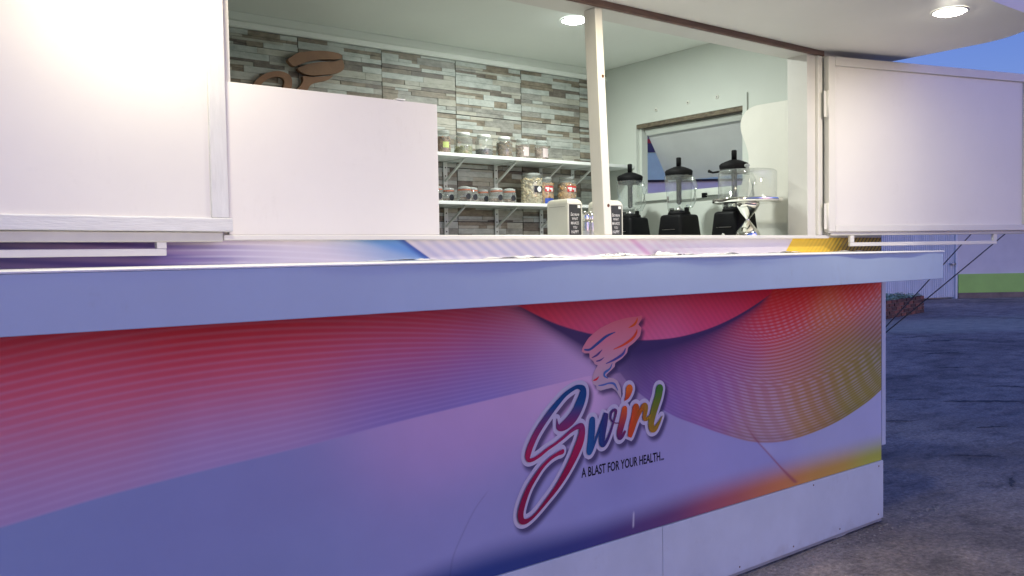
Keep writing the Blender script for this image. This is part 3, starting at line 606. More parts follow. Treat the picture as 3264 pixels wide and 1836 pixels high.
def base_art(X, Z):
    C = blend(BASE_C, X, Z, .22)
    nz = .004*np.sin(X*3.1+Z*5)
    LAV = pc((128, 112, 168))
    # ---- big ribbon of fine lines on the left
    lo = interp(FAN_LOW, X)-np.clip(.0675-X, 0, 2)*.10; tp = interp(FAN_TOP, X)-np.clip(.08-X, 0, 2)*.20
    T = (Z-lo)/(tp-lo)
    F = blend(FAN_C, X, Z, .16, k=1.02)
    ph = T*18+nz*10; ln = .5+.5*np.cos(2*PI*ph); ln = ln**2.2
    F = mixc(F, F*.55+pc((118, 98, 160))*.45, ln*(.46-.20*sm(.9, 1.25, T)))
    a = sm(-.012, .012, T)*(1-sm(1.55, 2.15, X)*.75)
    C = mixc(C, F, a)
    # ---- fine-line moire on the right
    zb = interp(MOI, X)
    M = blend(MOI_C, X, Z, .13, k=1.05)
    arc = interp(ARC, X)
    k = Z-zb
    p1 = (k-.42*np.clip(k-.15, 0, 9)*(X-3.0))/.0140
    s1 = .5+.5*np.cos(2*PI*p1)
    q = (X+.75*k)/.105+sm(.25, .5, k)*(X+.5*k)/.10
    beat = sm(.12, .85, .5+.5*np.cos(2*PI*q+1.2*np.sin(k*16)))
    lines = s1**1.4*(.38+.62*beat)
    edge_zone = 1-sm(.05, .12, k); lines = lines*(1-edge_zone*.35)
    top = sm(.30, .52, k)
    tint = pc((126, 114, 190))
    right = sm(2.75, 3.35, X+.25*(1-k))
    amt = lines*(.12+.46*right)*(1-.85*sm(1.05, 1.22, Z-.10*(X-3.5)))
    M = mixc(M, M*.25+tint*.75, amt)
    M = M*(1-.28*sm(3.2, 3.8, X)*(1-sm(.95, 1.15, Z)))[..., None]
    dark = (1-s1)**2*(.12+.22*sm(2.3, 2.9, X)*(1-top))
    M = mixc(M, M*.62, dark)
    sl = .5+.5*np.cos(2*PI*((Z+.42*X)/.024)); M = mixc(M, M*.86, sl*(1-right)*sm(.2, .4, k)*.8)
    a = sm(0, .006, Z-zb)*sm(2.05, 2.42, X)
    # glowing edge lines near the lower boundary
    C = mixc(C, M, a)
    edge = np.exp(-((Z-zb-.02)/.013)**2)*sm(2.4, 2.8, X); C = mixc(C, C*.82, edge*.6)
    # ---- dark cast edge beneath the disc, inside the artwork
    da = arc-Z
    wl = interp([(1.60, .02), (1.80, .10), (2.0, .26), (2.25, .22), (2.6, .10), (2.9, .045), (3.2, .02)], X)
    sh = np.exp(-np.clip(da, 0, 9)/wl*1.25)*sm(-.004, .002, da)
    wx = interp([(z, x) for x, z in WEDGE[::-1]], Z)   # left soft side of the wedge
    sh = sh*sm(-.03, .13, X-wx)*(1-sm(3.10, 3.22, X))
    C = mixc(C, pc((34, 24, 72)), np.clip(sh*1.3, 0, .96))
    # ---- the disc itself
    A = blend(ARC_C, X, Z, .16, k=1.3)
    hl = .5+.5*np.cos(2*PI*(X*.8+Z*.75)/.026); A = mixc(A, A*.86, hl*.5)
    ins = sm(-.0025, .0025, Z-arc)*sm(1.765, 1.79, X)*(1-sm(3.195, 3.21, X))
    C = mixc(C, A, ins)
    # ---- the dark sweep along the bottom edge
    bt = interp(BOT_TOP, X); B = blend(BOT_C, X, np.full_like(Z, .33), .18)
    tb = np.clip((bt-Z)/(bt-.326), 0, 1.2); fade = sm(.0, .85, tb)*sm(.75, 1.5, X+.35*(1-tb))
    C = mixc(C, B, fade*.96)
    # ---- thin maroon line
    lx = interp([(z, x) for x, z in REDLINE[::-1]], Z)
    w = np.exp(-((X-lx)/(.007+.010*sm(.45, .33, Z)))**2)*sm(.330, .345, Z)*(1-sm(.54, .70, Z)); C = mixc(C, pc((84, 36, 66)), w*.75)
    lite = np.exp(-(np.clip(X-lx, 0, 9)/.16))*(X > lx)*sm(.44, .52, Z)*(zb > Z); C = mixc(C, pc((124, 118, 172)), lite*.25)
    # ---- pale seam in the artwork and two scratches
    hx = interp([(z, x) for x, z in HAIR], Z)
    w = np.exp(-((X-hx)/.0035)**2)*sm(.33, .36, Z)*(1-sm(.60, .63, Z)); C = mixc(C, C*.7, w*.6)
    w = np.exp(-((X-2.315-.06*(Z-.37))/.004)**2)*sm(.345, .36, Z)*(1-sm(.40, .42, Z)); C = mixc(C, pc((140, 130, 182)), w*.6)
    # ---- printed drop shadow of the logo
    bb = (X > 1.70) & (X < 2.62) & (Z > .40) & (Z < 1.20)
    xs, zs = X[bb]-.013, Z[bb]+.015; d = np.full(xs.shape, 9.)
    for x, z, w_ in SAMP: d = np.minimum(d, np.hypot(xs-x, zs-z)-w_/2-.017)
    d = np.minimum(d, poly_dist(TORN, xs, zs)+.002)
    q = np.zeros(X.shape); q[bb] = 1-sm(-.008, .016, d)
    C = mixc(C, pc((30, 22, 62)), q*.85)
    return C

def band_art(X, Z):
    h = Z-1.4335
    C = np.broadcast_to(np.array([.72, .67, .71]), X.shape+(3,)).copy()
    left = np.array([.34, .24, .46]); pur = np.array([.16, .11, .36])
    w = .5+.5*np.sin((h*1.0+X*.055+.012*np.sin(X*3))*2*PI/.027)
    L = mixc(np.broadcast_to(left, C.shape), np.broadcast_to(pur, C.shape), w**1.3)
    L = mixc(L, np.broadcast_to(np.array([.30, .34, .55]), C.shape), sm(.5, .1, X)*.35)
    C = mixc(C, L, 1-sm(.55, 1.02, X))
    st = (.5+.5*np.sin((h*1.0+(X-.7)**2*.10)*2*PI/.017))**4
    C = mixc(C, np.broadcast_to(np.array([.78, .74, .78]), C.shape), st*sm(.55, .8, X)*(1-sm(1.2, 1.35, X))*.7)
    u = X+h*1.55                              # slanted coordinate, leaning right going down
    blue = np.array([.16, .34, .66]); C = mixc(C, np.broadcast_to(np.array([.36, .50, .70]), C.shape), sm(1.02, 1.32, u)*(1-sm(1.372, 1.376, u)))
    C = mixc(C, np.broadcast_to(blue, C.shape), sm(1.22, 1.34, u+h*2)*(1-sm(1.372, 1.376, u)))
    C = mixc(C, np.broadcast_to(np.array([.05, .09, .36]), C.shape), sm(1.335, 1.37, u)*(1-sm(1.374, 1.378, u))*.85)
    s = (.5+.5*np.sin(u*2*PI/.056)); a = sm(1.376, 1.38, u)*(1-sm(3.2, 3.3, u))
    C = mixc(C, np.broadcast_to(np.array([.46, .46, .62]), C.shape), a*s*(1-sm(1.8, 2.6, u))*.6)
    C = mixc(C, np.broadcast_to(np.array([.66, .48, .60]), C.shape), a*s*sm(1.7, 2.2, u)*(1-sm(2.3, 3.0, u))*.5)
    C = mixc(C, np.broadcast_to(np.array([.60, .30, .52]), C.shape), np.exp(-((u-2.37)/.022)**2)*.7)
    y0 = X-h*.95; ye = np.array([.88, .60, .07])
    C = mixc(C, np.broadcast_to(ye, C.shape), sm(3.325, 3.33, y0))
    ds = (.5+.5*np.sin((X-h*1.1)*2*PI/.032))
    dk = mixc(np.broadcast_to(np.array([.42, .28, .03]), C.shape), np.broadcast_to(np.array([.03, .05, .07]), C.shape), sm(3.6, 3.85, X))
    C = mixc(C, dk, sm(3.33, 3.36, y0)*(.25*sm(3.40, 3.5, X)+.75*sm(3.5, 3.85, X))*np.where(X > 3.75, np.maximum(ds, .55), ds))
    return C

def print_sheet(name, art, x0, x1, z0, z1, nx, nz, y):
    xs = np.linspace(x0, x1, nx); zs = np.linspace(z0, z1, nz); X, Z = np.meshgrid(xs, zs)
    C = np.clip(art(X, Z), .004, .9)
    n = nx*nz; co = np.empty((n, 3)); co[:, 0] = X.ravel(); co[:, 1] = y; co[:, 2] = Z.ravel()
    idx = np.arange(n).reshape(nz, nx); q = np.stack([idx[:-1, :-1], idx[:-1, 1:], idx[1:, 1:], idx[1:, :-1]], -1).reshape(-1, 4)
    me = bpy.data.meshes.new(name); me.vertices.add(n); me.vertices.foreach_set('co', co.ravel())
    me.loops.add(q.size); me.loops.foreach_set('vertex_index', q.ravel().astype(np.int32))
    me.polygons.add(len(q)); me.polygons.foreach_set('loop_start', np.arange(0, q.size, 4, dtype=np.int32))
    me.update(calc_edges=True)
    at = me.color_attributes.new('print', 'FLOAT_COLOR', 'POINT'); rgba = np.ones((n, 4), np.float32); rgba[:, :3] = C.reshape(-1, 3)
    at.data.foreach_set('color', rgba.ravel()); me.validate(); return me
VINYL = vmat('printed_vinyl', .5, .14, .10)
kp('facade_board', MB().box(XL, 4.113, .0005, .012, .326, 1.4662), SKIRT)
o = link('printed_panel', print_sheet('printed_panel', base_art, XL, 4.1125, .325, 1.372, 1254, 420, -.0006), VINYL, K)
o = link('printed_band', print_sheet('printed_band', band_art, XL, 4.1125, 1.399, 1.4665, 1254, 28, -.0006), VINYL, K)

# ------------------------------------------------------------------ logo decal: white backing, letters, tornado, tagline
def stroke_mesh(pts, grow, y0, n=7, dy=.00002):
    S_ = spline(pts, n); P = S_[:, :2]; w = np.maximum(S_[:, 2]*1.12, .001)/2+grow
    T = np.gradient(P, axis=0); T /= np.linalg.norm(T, axis=1)[:, None]+1e-9; N = np.stack([-T[:, 1], T[:, 0]], 1)
    v = []; f = []; m = MB()
    for i in range(len(P)):
        y = y0-dy*i
        a = P[i]+N[i]*w[i]; b = P[i]-N[i]*w[i]; v += [(a[0], y, a[1]), (b[0], y, b[1])]
    for i in range(len(P)-1): f.append((2*i, 2*i+1, 2*i+3, 2*i+2))
    m.add(v, f)
    for i, sg in ((0, -1), (len(P)-1, 1)):
        y = y0-dy*i-dy*.5; a0 = math.atan2(N[i][1], N[i][0]); seg = 14
        ring = [(P[i][0]+w[i]*math.cos(a0-sg*PI*k/seg), y, P[i][1]+w[i]*math.sin(a0-sg*PI*k/seg)) for k in range(seg+1)]
        m.add(ring, [tuple(range(seg+1))])
    return m
PLATE = mat('logo_white_edge', tuple(pc((114, 103, 154))), .5, spec=.1, var=.03)
lg = MB()
for k, (key, pts) in enumerate(LET.items()):
    m = stroke_mesh(pts, .0155, -.0012-.00002*k, dy=.000003); lg.add(m.v, m.f)
logo = lg.obj('logo', PLATE, K); logo['label'] = 'swirling word logo with white edge and tagline on the printed front'
def grad_mat(name, stops, axis, lo, hi):
    """letter ink graded along one axis of the decal"""
    m, t, b, o = nodes(name); tc = t.nodes.new('ShaderNodeTexCoord'); sp = t.nodes.new('ShaderNodeSeparateXYZ'); mr = t.nodes.new('ShaderNodeMapRange')
    t.links.new(tc.outputs['Object'], sp.inputs[0]); t.links.new(sp.outputs[axis], mr.inputs[0]); mr.inputs[1].default_value = lo; mr.inputs[2].default_value = hi
    r = ramp(t, mr.outputs[0], [(p, tuple(pc(np.array(c)*.76))) for p, c in stops]); t.links.new(r.outputs[0], b.inputs['Base Color']); b.inputs['Roughness'].default_value = .5; b.inputs['Specular IOR Level'].default_value = .08
    return m
INK = {'S1': grad_mat('ink_s', [(0, (105, 18, 62)), (.30, (110, 16, 66)), (.55, (130, 24, 78)), (.72, (92, 34, 100)), (.86, (22, 52, 124)), (1, (18, 46, 116))], 2, .47, .93),
       'w1': grad_mat('ink_w', [(0, (26, 64, 140)), (.5, (30, 40, 112)), (.8, (62, 34, 104)), (1, (80, 34, 96))], 0, 2.08, 2.23),
       'i1': grad_mat('ink_i', [(0, (58, 30, 100)), (.4, (108, 30, 74)), (1, (165, 62, 38))], 2, .70, .82),
       'i2': grad_mat('ink_dot', [(0, (150, 44, 40)), (1, (178, 80, 36))], 2, .85, .90),
       'r1': grad_mat('ink_r', [(0, (160, 50, 40)), (.5, (140, 62, 32)), (1, (118, 88, 40))], 0, 2.30, 2.40),
       'l1': grad_mat('ink_l', [(0, (126, 86, 40)), (.5, (90, 84, 40)), (1, (50, 84, 46))], 2, .71, .87)}
for k, (key, pts) in enumerate(LET.items()):
    stroke_mesh(pts, 0, -.0032-.0003*k).obj('letter' if key != 'i2' else 'letter_dot', INK[key], logo)
TM = grad_mat('ink_tornado', [(0, (146, 124, 178)), (.35, (156, 114, 168)), (.7, (168, 94, 146)), (1, (174, 82, 128))], 2, .89, 1.17)
from mathutils.geometry import tessellate_polygon
tp_ = []
for i in range(len(TORNADO)):
    a, b, c, d = (np.array(TORNADO[(i+k) % len(TORNADO)]) for k in (-1, 0, 1, 2))
    for t in (0, .33, .67):
        h = (2*t**3-3*t*t+1)*b+(t**3-2*t*t+t)*(c-a)*.22+(-2*t**3+3*t*t)*c+(t**3-t*t)*(d-b)*.22; tp_.append(tuple(h))
tn = MB(); tn.add([(x, -.0018, z) for x, z in tp_], [tuple(f) for f in tessellate_polygon([[Vector((x, z, 0)) for x, z in tp_]])])
tno = tn.obj('tornado_mark', TM, logo)
for k, (c, pts) in enumerate(SWL):
    stroke_mesh(pts, 0, -.0026-.0001*k).obj('swirl_line', mat('ink_line', tuple(pc(np.array(c)*.85)), .5, spec=.08, var=0), logo)
me = text_mesh('A BLAST FOR YOUR HEALTH...', 1.0, 'tagline', off=.018)
xs = [v.co.x for v in me.vertices]; ys = [v.co.y for v in me.vertices]; x0, x1 = min(xs), max(xs); y1 = max(ys)
for v in me.vertices:
    a = (v.co.x-x0)/(x1-x0); v.co = Vector((2.0500+a*.4395, -.0015, .5915-.0035*a+v.co.y/y1*.0355))
link('tagline', me, mat('ink_black', (.02, .018, .03), .5, spec=.08, var=0), logo)

# ------------------------------------------------------------------ shelves
def wall_shelf(label, ztop, x0):
    t = thing('wall_shelf', label, 'shelf', (x0, 1.5995, ztop), group='white shelves on the tiled wall')
    MB().box(0, 3.718-x0, -.2495, -.008, -.018, 0, .002).obj('shelf_board', SHELFM, t)
    for bxp in (1.70, 2.175, 2.512, 2.852, 3.18, 3.43):
        x = bxp-x0
        if x < .05: continue
        b = MB().box(x-.0125, x+.0125, -.0125, -.0085, -.175, -.0185, .001).lathe([(.0125, 0), (.0125, .004)], 12, (x, -.0085, -.175))
        b = MB().box(x-.0125, x+.0125, -.0125, -.0085, -.175, -.0185, .001)
        b.box(x-.0125, x+.0125, -.215, -.0128, -.0225, -.0185, .001)
        bo = b.obj('shelf_bracket', BRACKETM, t)
        br = MB(); br.prism([(-.013, -.128), (-.013, -.116), (-.186, -.0228), (-.203, -.0228)], lambda a, c, d: (d, a, c), x-.005, x+.005)
        br.obj('brace', BRACKETM, bo)
        for z in (-.05, -.095, -.15):
            h = MB().lathe([(.0042, 0), (.0042, .0006)], 8); o = h.obj('screw_hole', DARK, bo); o.rotation_euler = (PI/2, 0, 0); o.location = (x, -.0127, z)
    return t
S1Z, S2Z = 1.939, 1.6925
wall_shelf('upper white shelf carrying the row of lidded jars', S1Z, 1.55)
wall_shelf('lower white shelf carrying small pots and snack jars', S2Z, 1.55)

# ------------------------------------------------------------------ jars
def patch(r, z0, z1, ang, half, seg=8):
    v = []; n = seg+1
    for k in range(n):
        a = ang-half+2*half*k/seg; v += [(r*math.cos(a), r*math.sin(a), z0), (r*math.cos(a), r*math.sin(a), z1)]
    return MB().add(v, [(2*i, 2*i+2, 2*i+3, 2*i+1) for i in range(seg)], True)
def disc_patch(r, zc, rad, ang):
    v = [(r*1.003*math.cos(ang), r*1.003*math.sin(ang), zc)]
    for k in range(18):
        q = 2*PI*k/18; a = ang+rad*math.cos(q)/r; v.append((r*1.002*math.cos(a), r*1.002*math.sin(a), zc+rad*math.sin(q)))
    return MB().add(v, [(0, 1+k, 1+(k+1) % 18) for k in range(18)], True)
def pile(seed, r, h, size, n, flat=.6):
    """a heap of small lumps filling a jar up to h"""
    m = MB(); q = random.Random(seed)
    base = bmesh.new(); bmesh.ops.create_icosphere(base, subdivisions=1, radius=1); base.verts.index_update()
    bv = [v.co.copy() for v in base.verts]; bf = [tuple(v.index for v in f.verts) for f in base.faces]; base.free()
    m.lathe([(r*.9, .003), (r*.93, h*.5), (r*.86, h*.86), (r*.3, h*.93)], 14)
    for k in range(n):
        a = q.uniform(0, 2*PI); rad = r*(.95 if q.random() < .7 else q.uniform(.2, .9)); rad = min(rad, r-size*.5)
        z = q.uniform(size*.5, h) if rad > r*.8 else h*q.uniform(.88, 1.03)
        M = Matrix.Rotation(q.uniform(0, 6), 3, Vector((q.gauss(0, 1), q.gauss(0, 1), q.gauss(0, 1))).normalized()); s = size*q.uniform(.6, 1.1)
        sc = Vector((s, s*q.uniform(.5, 1), s*flat))
        m.add([(M @ Vector((v.x*sc.x, v.y*sc.y, v.z*sc.z)))*(1-.0)+Vector((rad*math.cos(a), rad*math.sin(a), z)) for v in bv], bf)
    return m
def jar(label, loc, r, h, lidr, lidh, fill, fmat, size, n, seed, cat='jar', group=None, lidm=WHITEPL, neck=.8):
    t = thing('glass_jar', label, cat, loc, group=group)
    g = MB().lathe([(r*.88, .0006), (r*.98, .004), (r, .012), (r, h*neck*.86), (r*.97, h*neck*.95), (lidr*.98, h-lidh-.002), (lidr*.95, h-lidh*.3)], 28)
    g.obj('jar_glass', JAR, t)
    l = MB().lathe([(lidr*.9, h-lidh), (lidr, h-lidh+.001), (lidr*1.01, h-.004), (lidr*.97, h-.001), (lidr*.6, h)], 28); l.obj('lid', lidm, t)
    if fill: o = pile(seed, r*.955, fill, size, n).obj('jar_contents', fmat, t); o['kind'] = 'stuff'
    return t
LIDCL = glass('clear_lid', body=.35)
GR = 'lidded jars on the upper shelf'
NUTS = lumps('mixed_nuts', (.10, .035, .025), (.30, .16, .09), (.42, .30, .18)); SEED = lumps('green_seeds', (.12, .12, .03), (.26, .26, .10), (.35, .34, .16))
RAISIN = lumps('dark_raisins', (.012, .009, .010), (.04, .028, .03)); DATE = lumps('brown_dates', (.03, .014, .008), (.11, .055, .02), (.20, .11, .04))
GRAN = lumps('granola', (.06, .03, .025), (.22, .13, .09), (.40, .30, .24)); OATS = lumps('pale_pretzels', (.28, .20, .11), (.55, .45, .28), (.66, .58, .42))
COOK = lumps('golden_cookies', (.22, .09, .02), (.45, .24, .07), (.55, .34, .13))
LABG = mat('lime_label', (.50, .58, .20), .5); LABP = mat('pink_grey_label', (.50, .42, .42), .5); LABR = mat('red_label', (.58, .03, .03), .4); LABB = mat('blue_label', (.02, .06, .32), .4)
LABW = mat('white_label_print', (.72, .72, .70), .5); LABK = mat('black_label', (.012, .014, .02), .45)
JY = 1.448
j = jar('jar of mixed nuts with a lime label, first on the upper shelf', (2.411, JY, S1Z+.0004), .041, .124, .034, .018, .088, NUTS, .008, 220, 1, group=GR, lidm=LIDCL); patch(.0415, .032, .062, -1.75, .42).obj('label_print', LABG, j)
jar('round jar half full of green seeds under a white lid', (2.537, JY, S1Z+.0004), .049, .122, .036, .016, .048, SEED, .005, 300, 2, group=GR)
jar('round jar with a little dark raisin heap under a white lid', (2.672, JY, S1Z+.0004), .047, .120, .036, .016, .040, RAISIN, .008, 160, 3, group=GR)
jar('jar packed with dark brown dates under a white lid', (2.809, JY, S1Z+.0004), .045, .118, .034, .016, .086, DATE, .010, 170, 4, group=GR)
j = jar('granola jar with pinkish label, second from the shelf row end', (2.936, JY, S1Z+.0004), .040, .116, .033, .015, .078, GRAN, .007, 220, 5, group=GR, lidm=LIDCL); patch(.0405, .018, .068, -1.62, .45).obj('label_print', LABP, j)
j = jar('granola jar with pinkish label at the end of the jar row', (3.074, JY, S1Z+.0004), .040, .114, .033, .015, .076, GRAN, .007, 220, 6, group=GR, lidm=LIDCL); patch(.0405, .018, .068, -1.62, .45).obj('label_print', LABP, j)
GL = 'snack jars on the lower shelf'
j = jar('large jar of pale pretzels with a black oval label', (2.982, 1.43, S2Z+.0004), .062, .172, .050, .018, .138, OATS, .011, 330, 7, group=GL, lidm=LIDCL)
patch(.0625, .062, .098, -1.50, .50).obj('label_print', LABK, j); o = disc_patch(.0632, .080, .016, -1.46).obj('label_oval', LABW, j)
def cookie(label, loc, r, h, seed):
    j = jar(label, loc, r, h, r*.8, .018, h*.74, COOK, .014, 130, seed, group=GL, lidm=LIDCL)
    patch(r*1.008, h*.46, h*.66, -1.62, .62).obj('label_print', LABR, j)
    w = MB()
    for k, (a, z, l) in enumerate(((-1.95, .585, .22), (-1.40, .56, .26), (-1.9, .52, .12), (-1.3, .50, .14))): w2 = patch(r*1.014, h*z-.006, h*z+.005, a, l, 5); w.add(w2.v, w2.f)
    w.obj('label_lettering', LABW, j); patch(r*1.008, .004, h*.22, -1.62, .62).obj('label_band', LABB, j)
cookie('cookie jar with red and blue label, beside the pretzel jar', (3.095, 1.45, S2Z+.0004), .050, .158, 8)
cookie('cookie jar with red and blue label, nearest the napkin dispenser', (3.262, 1.45, S2Z+.0004), .056, .166, 9)
GP = 'small clip-top pots on the lower shelf'
def pot(label, x, y, seed):
    t = thing('storage_pot', label, 'pot', (x, y, S2Z+.0004), group=GP)
    MB().lathe([(.030, .0006), (.037, .006), (.038, .04), (.033, .058), (.030, .062)], 22).obj('pot_glass', JAR, t)
    MB().lathe([(.031, .0625), (.034, .065), (.033, .074), (.020, .079), (.006, .081)], 22).obj('lid', LIDCL, t)
    ring = MB().lathe([(.0312, .0585), (.0335, .060), (.0335, .0632), (.0312, .0645)], 22, cap=False); ring.obj('seal_ring', mat('orange_seal', (.50, .12, .05), .5), t)
    MB().tube([(.034, .0, .06), (.043, 0, .055), (.043, 0, .035), (.038, 0, .032)], .0014, 6).obj('clip', STEEL, t)
    disc_patch(.0385, .026, .016, -1.55).obj('chalk_label', LABK, t)
    pile(seed, .033, .022, .005, 60).obj('pot_contents', GRAN, t)['kind'] = 'stuff'
pot('small clip-top pot half hidden by the half-height board edge', 2.350, 1.43, 21)
pot('front small pot with black round label, left cluster', 2.500, 1.39, 22); pot('second small pot of the left cluster, near the first bracket', 2.572, 1.43, 23)
pot('small pot at the back of the left cluster', 2.468, 1.50, 26)
pot('front small pot of the cluster left of the pretzel jar', 2.715, 1.40, 24); pot('small pot closest to the pretzel jar', 2.810, 1.41, 25)
pot('small pot at the back between the two pot clusters', 2.700, 1.51, 27)

# ------------------------------------------------------------------ wooden sign on the tiles
def ws(name, poly, y0, y1, parent):
    p = spline(poly+[poly[0]], 4)[:-1]
    bm_ = bmesh.new(); vs_ = [bm_.verts.new((a, y1, b)) for a, b in p]; fc = bm_.faces.new(vs_)
    r = bmesh.ops.extrude_face_region(bm_, geom=[fc])
    for v in r['geom']:
        if isinstance(v, bmesh.types.BMVert): v.co.y = y0
    bmesh.ops.triangulate(bm_, faces=[f for f in bm_.faces if len(f.verts) > 4])
    return MB().bm(bm_).obj(name, WOODSIGN, parent)
wsn = thing('wooden_sign', 'brown wooden swirl sign mounted on the tiled wall', 'sign', (0, 0, 0))
ws('swirl_layer', [(1.645, 2.372), (1.672, 2.392), (1.72, 2.405), (1.78, 2.417), (1.845, 2.421), (1.895, 2.416), (1.905, 2.40), (1.875, 2.388), (1.80, 2.378), (1.735, 2.362), (1.69, 2.342), (1.655, 2.328), (1.628, 2.345), (1.626, 2.358)], 1.566, 1.5945, wsn)
ws('swirl_layer', [(1.905, 2.392), (1.918, 2.362), (1.905, 2.335), (1.87, 2.318), (1.80, 2.303), (1.74, 2.294), (1.70, 2.300), (1.672, 2.316), (1.690, 2.330), (1.735, 2.350), (1.80, 2.366), (1.865, 2.376)], 1.568, 1.5945, wsn)
ws('swirl_layer', [(1.858, 2.308), (1.83, 2.283), (1.775, 2.266), (1.738, 2.248), (1.722, 2.225), (1.70, 2.205), (1.66, 2.190), (1.668, 2.220), (1.690, 2.245), (1.700, 2.268), (1.700, 2.286), (1.74, 2.287), (1.80, 2.296)], 1.570, 1.5945, wsn)
ws('letter_curve', [(1.43, 2.17), (1.455, 2.222), (1.49, 2.262), (1.535, 2.287), (1.585, 2.297), (1.628, 2.287), (1.644, 2.262), (1.640, 2.225), (1.618, 2.185), (1.590, 2.19), (1.600, 2.225), (1.606, 2.252), (1.592, 2.268), (1.560, 2.268), (1.52, 2.25), (1.484, 2.215), (1.462, 2.17)], 1.572, 1.5945, wsn)

# ------------------------------------------------------------------ inside worktops (their tops sit just under the sight line)
kp('worktop', MB().box(1.30, 3.10, .0615, .42, 1.425, 1.445, .002), SHELFM)
kp('worktop', MB().box(3.102, 3.7195, .1015, 1.33, 1.39, 1.410, .002), SHELFM)
kp('worktop_front', MB().box(1.30, 3.10, .40, .415, .501, 1.424), INWALL)
kp('worktop_side', MB().box(3.11, 3.125, .11, 1.32, .501, 1.389), INWALL)

# ------------------------------------------------------------------ blenders on the side worktop
def blender(label, y):
    t = thing('blender', label, 'blender', (3.452, y, 1.4104), group='black blenders along the right wall')
    b = bmesh.new(); bmesh.ops.create_cube(b, size=1)
    for v in b.verts:
        k = 1.0 if v.co.z < 0 else .80
        v.co = Vector((v.co.x*.185*k, v.co.y*.185*k, .10+v.co.z*.198))
    bmesh.ops.bevel(b, geom=b.edges[:], offset=.017, segments=3, profile=.5, affect='EDGES')
    bs = MB().bm(b, True).obj('motor_base', BLACK, t)
    MB().lathe([(.062, .196), (.058, .212), (.045, .218)], 20).obj('jug_seat', RUBBER, t)
    for sy in (-1, 1):
        MB().box(-.012, .012, sy*.052-.008, sy*.052+.008, .195, .236, .003).obj('seat_lug', BLACK, t)
    # dial, emblem and thin rule on the front (faces the middle of the kiosk)
    dk = MB().lathe([(.017, 0), (.017, .004), (.012, .006)], 20).obj('dial', STEEL, t); dk.location = (-.0895, 0, .075); dk.rotation_euler = (0, -PI/2+.08, 0)
    dk.scale = (.8, .8, .8)
    MB().box(-.0862, -.0835, -.045, .045, .118, .1205).obj('trim_line', STEEL, t)
    # jug: square-ish taper, clear
    jm = MB(); prof = [(.050, .214), (.054, .232), (.060, .30), (.066, .37), (.069, .405)]; seg = 28; v = []; f = []
    for r, z in prof:
        for k in range(seg):
            a = 2*PI*k/seg; c, s = math.cos(a), math.sin(a); q = (abs(c)**4+abs(s)**4)**-.25
            v.append((r*c*(.35+.65*q), r*s*(.35+.65*q), z))
    for i in range(len(prof)-1):
        for k in range(seg): f.append((i*seg+k, i*seg+(k+1) % seg, (i+1)*seg+(k+1) % seg, (i+1)*seg+k))
    jm.add(v, f, True); jm.f.append(tuple(range(seg))[::-1]); jm.smooth.append(False); jm.mi.append(0); jm.obj('jug', JUG, t)
    MB().lathe([(.020, .2145), (.026, .224), (.008, .236), (.004, .244)], 14).obj('blade_hub', STEEL, t)
    h = MB().tube([(.0, -.062, .385), (.0, -.098, .380), (.0, -.112, .345), (.0, -.108, .275), (.0, -.085, .240), (0, -.056, .240)], [.010, .012, .013, .012, .011, .010], 10)
    h.obj('jug_handle', JUG, t)
    l = MB(); l.lathe([(.066, .388), (.067, .398), (.0715, .412), (.073, .428), (.066, .436), (.040, .447), (.026, .452), (.018, .454)], 28); l.obj('lid', RUBBER, t)
    MB().lathe([(.013, .4545), (.013, .498), (.0105, .502)], 14).obj('tamper_grip', RUBBER, t)
    MB().lathe([(.006, .252), (.0135, .262), (.0135, .37), (.0165, .387)], 14).obj('tamper_rod', BLACK, t)
    return t
blender('black blender furthest back, beside the shelf end', 1.125)
blender('middle black blender before the raised hatch flap', .762)
bl3 = blender('black blender nearest the front, behind the cake dome', .400)
MB().tube([(0, .066, .404), (0, .135, .402), (-.004, .158, .412)], [.006, .005, .008], 8).obj('lid_lever', RUBBER, bl3)

# ------------------------------------------------------------------ cake stand and its dome
t = thing('cake_stand', 'polished steel cake stand on an hourglass foot', 'cake stand', (3.312, .215, 1.4104))
MB().lathe([(.064, 0), (.066, .006), (.062, .030), (.058, .062), (.057, .078), (.052, .092), (.030, .118), (.011, .143), (.009, .148), (.012, .154), (.034, .180), (.050, .204), (.054, .212), (.056, .222), (.054, .228)], 40).obj('pedestal', CHROME, t)
MB().lathe([(.05, .2285), (.157, .226), (.162, .229), (.163, .243), (.160, .246), (.150, .2455), (.02, .2445)], 56).obj('plate', CHROME, t)
t = thing('cake_dome', 'clear acrylic dome covering the steel cake stand', 'dome', (3.312, .215, 1.4104+.2462))
MB().lathe([(.1365, .0002), (.1365, .004), (.134, .005), (.134, .118), (.131, .127), (.124, .132), (.09, .1335), (.0, .134)], 56, cap=False).obj('dome_shell', DOME, t)
MB().lathe([(.006, .1345), (.006, .146), (.013, .153), (.013, .160), (.006, .164)], 18).obj('knob', LIDCL, t)

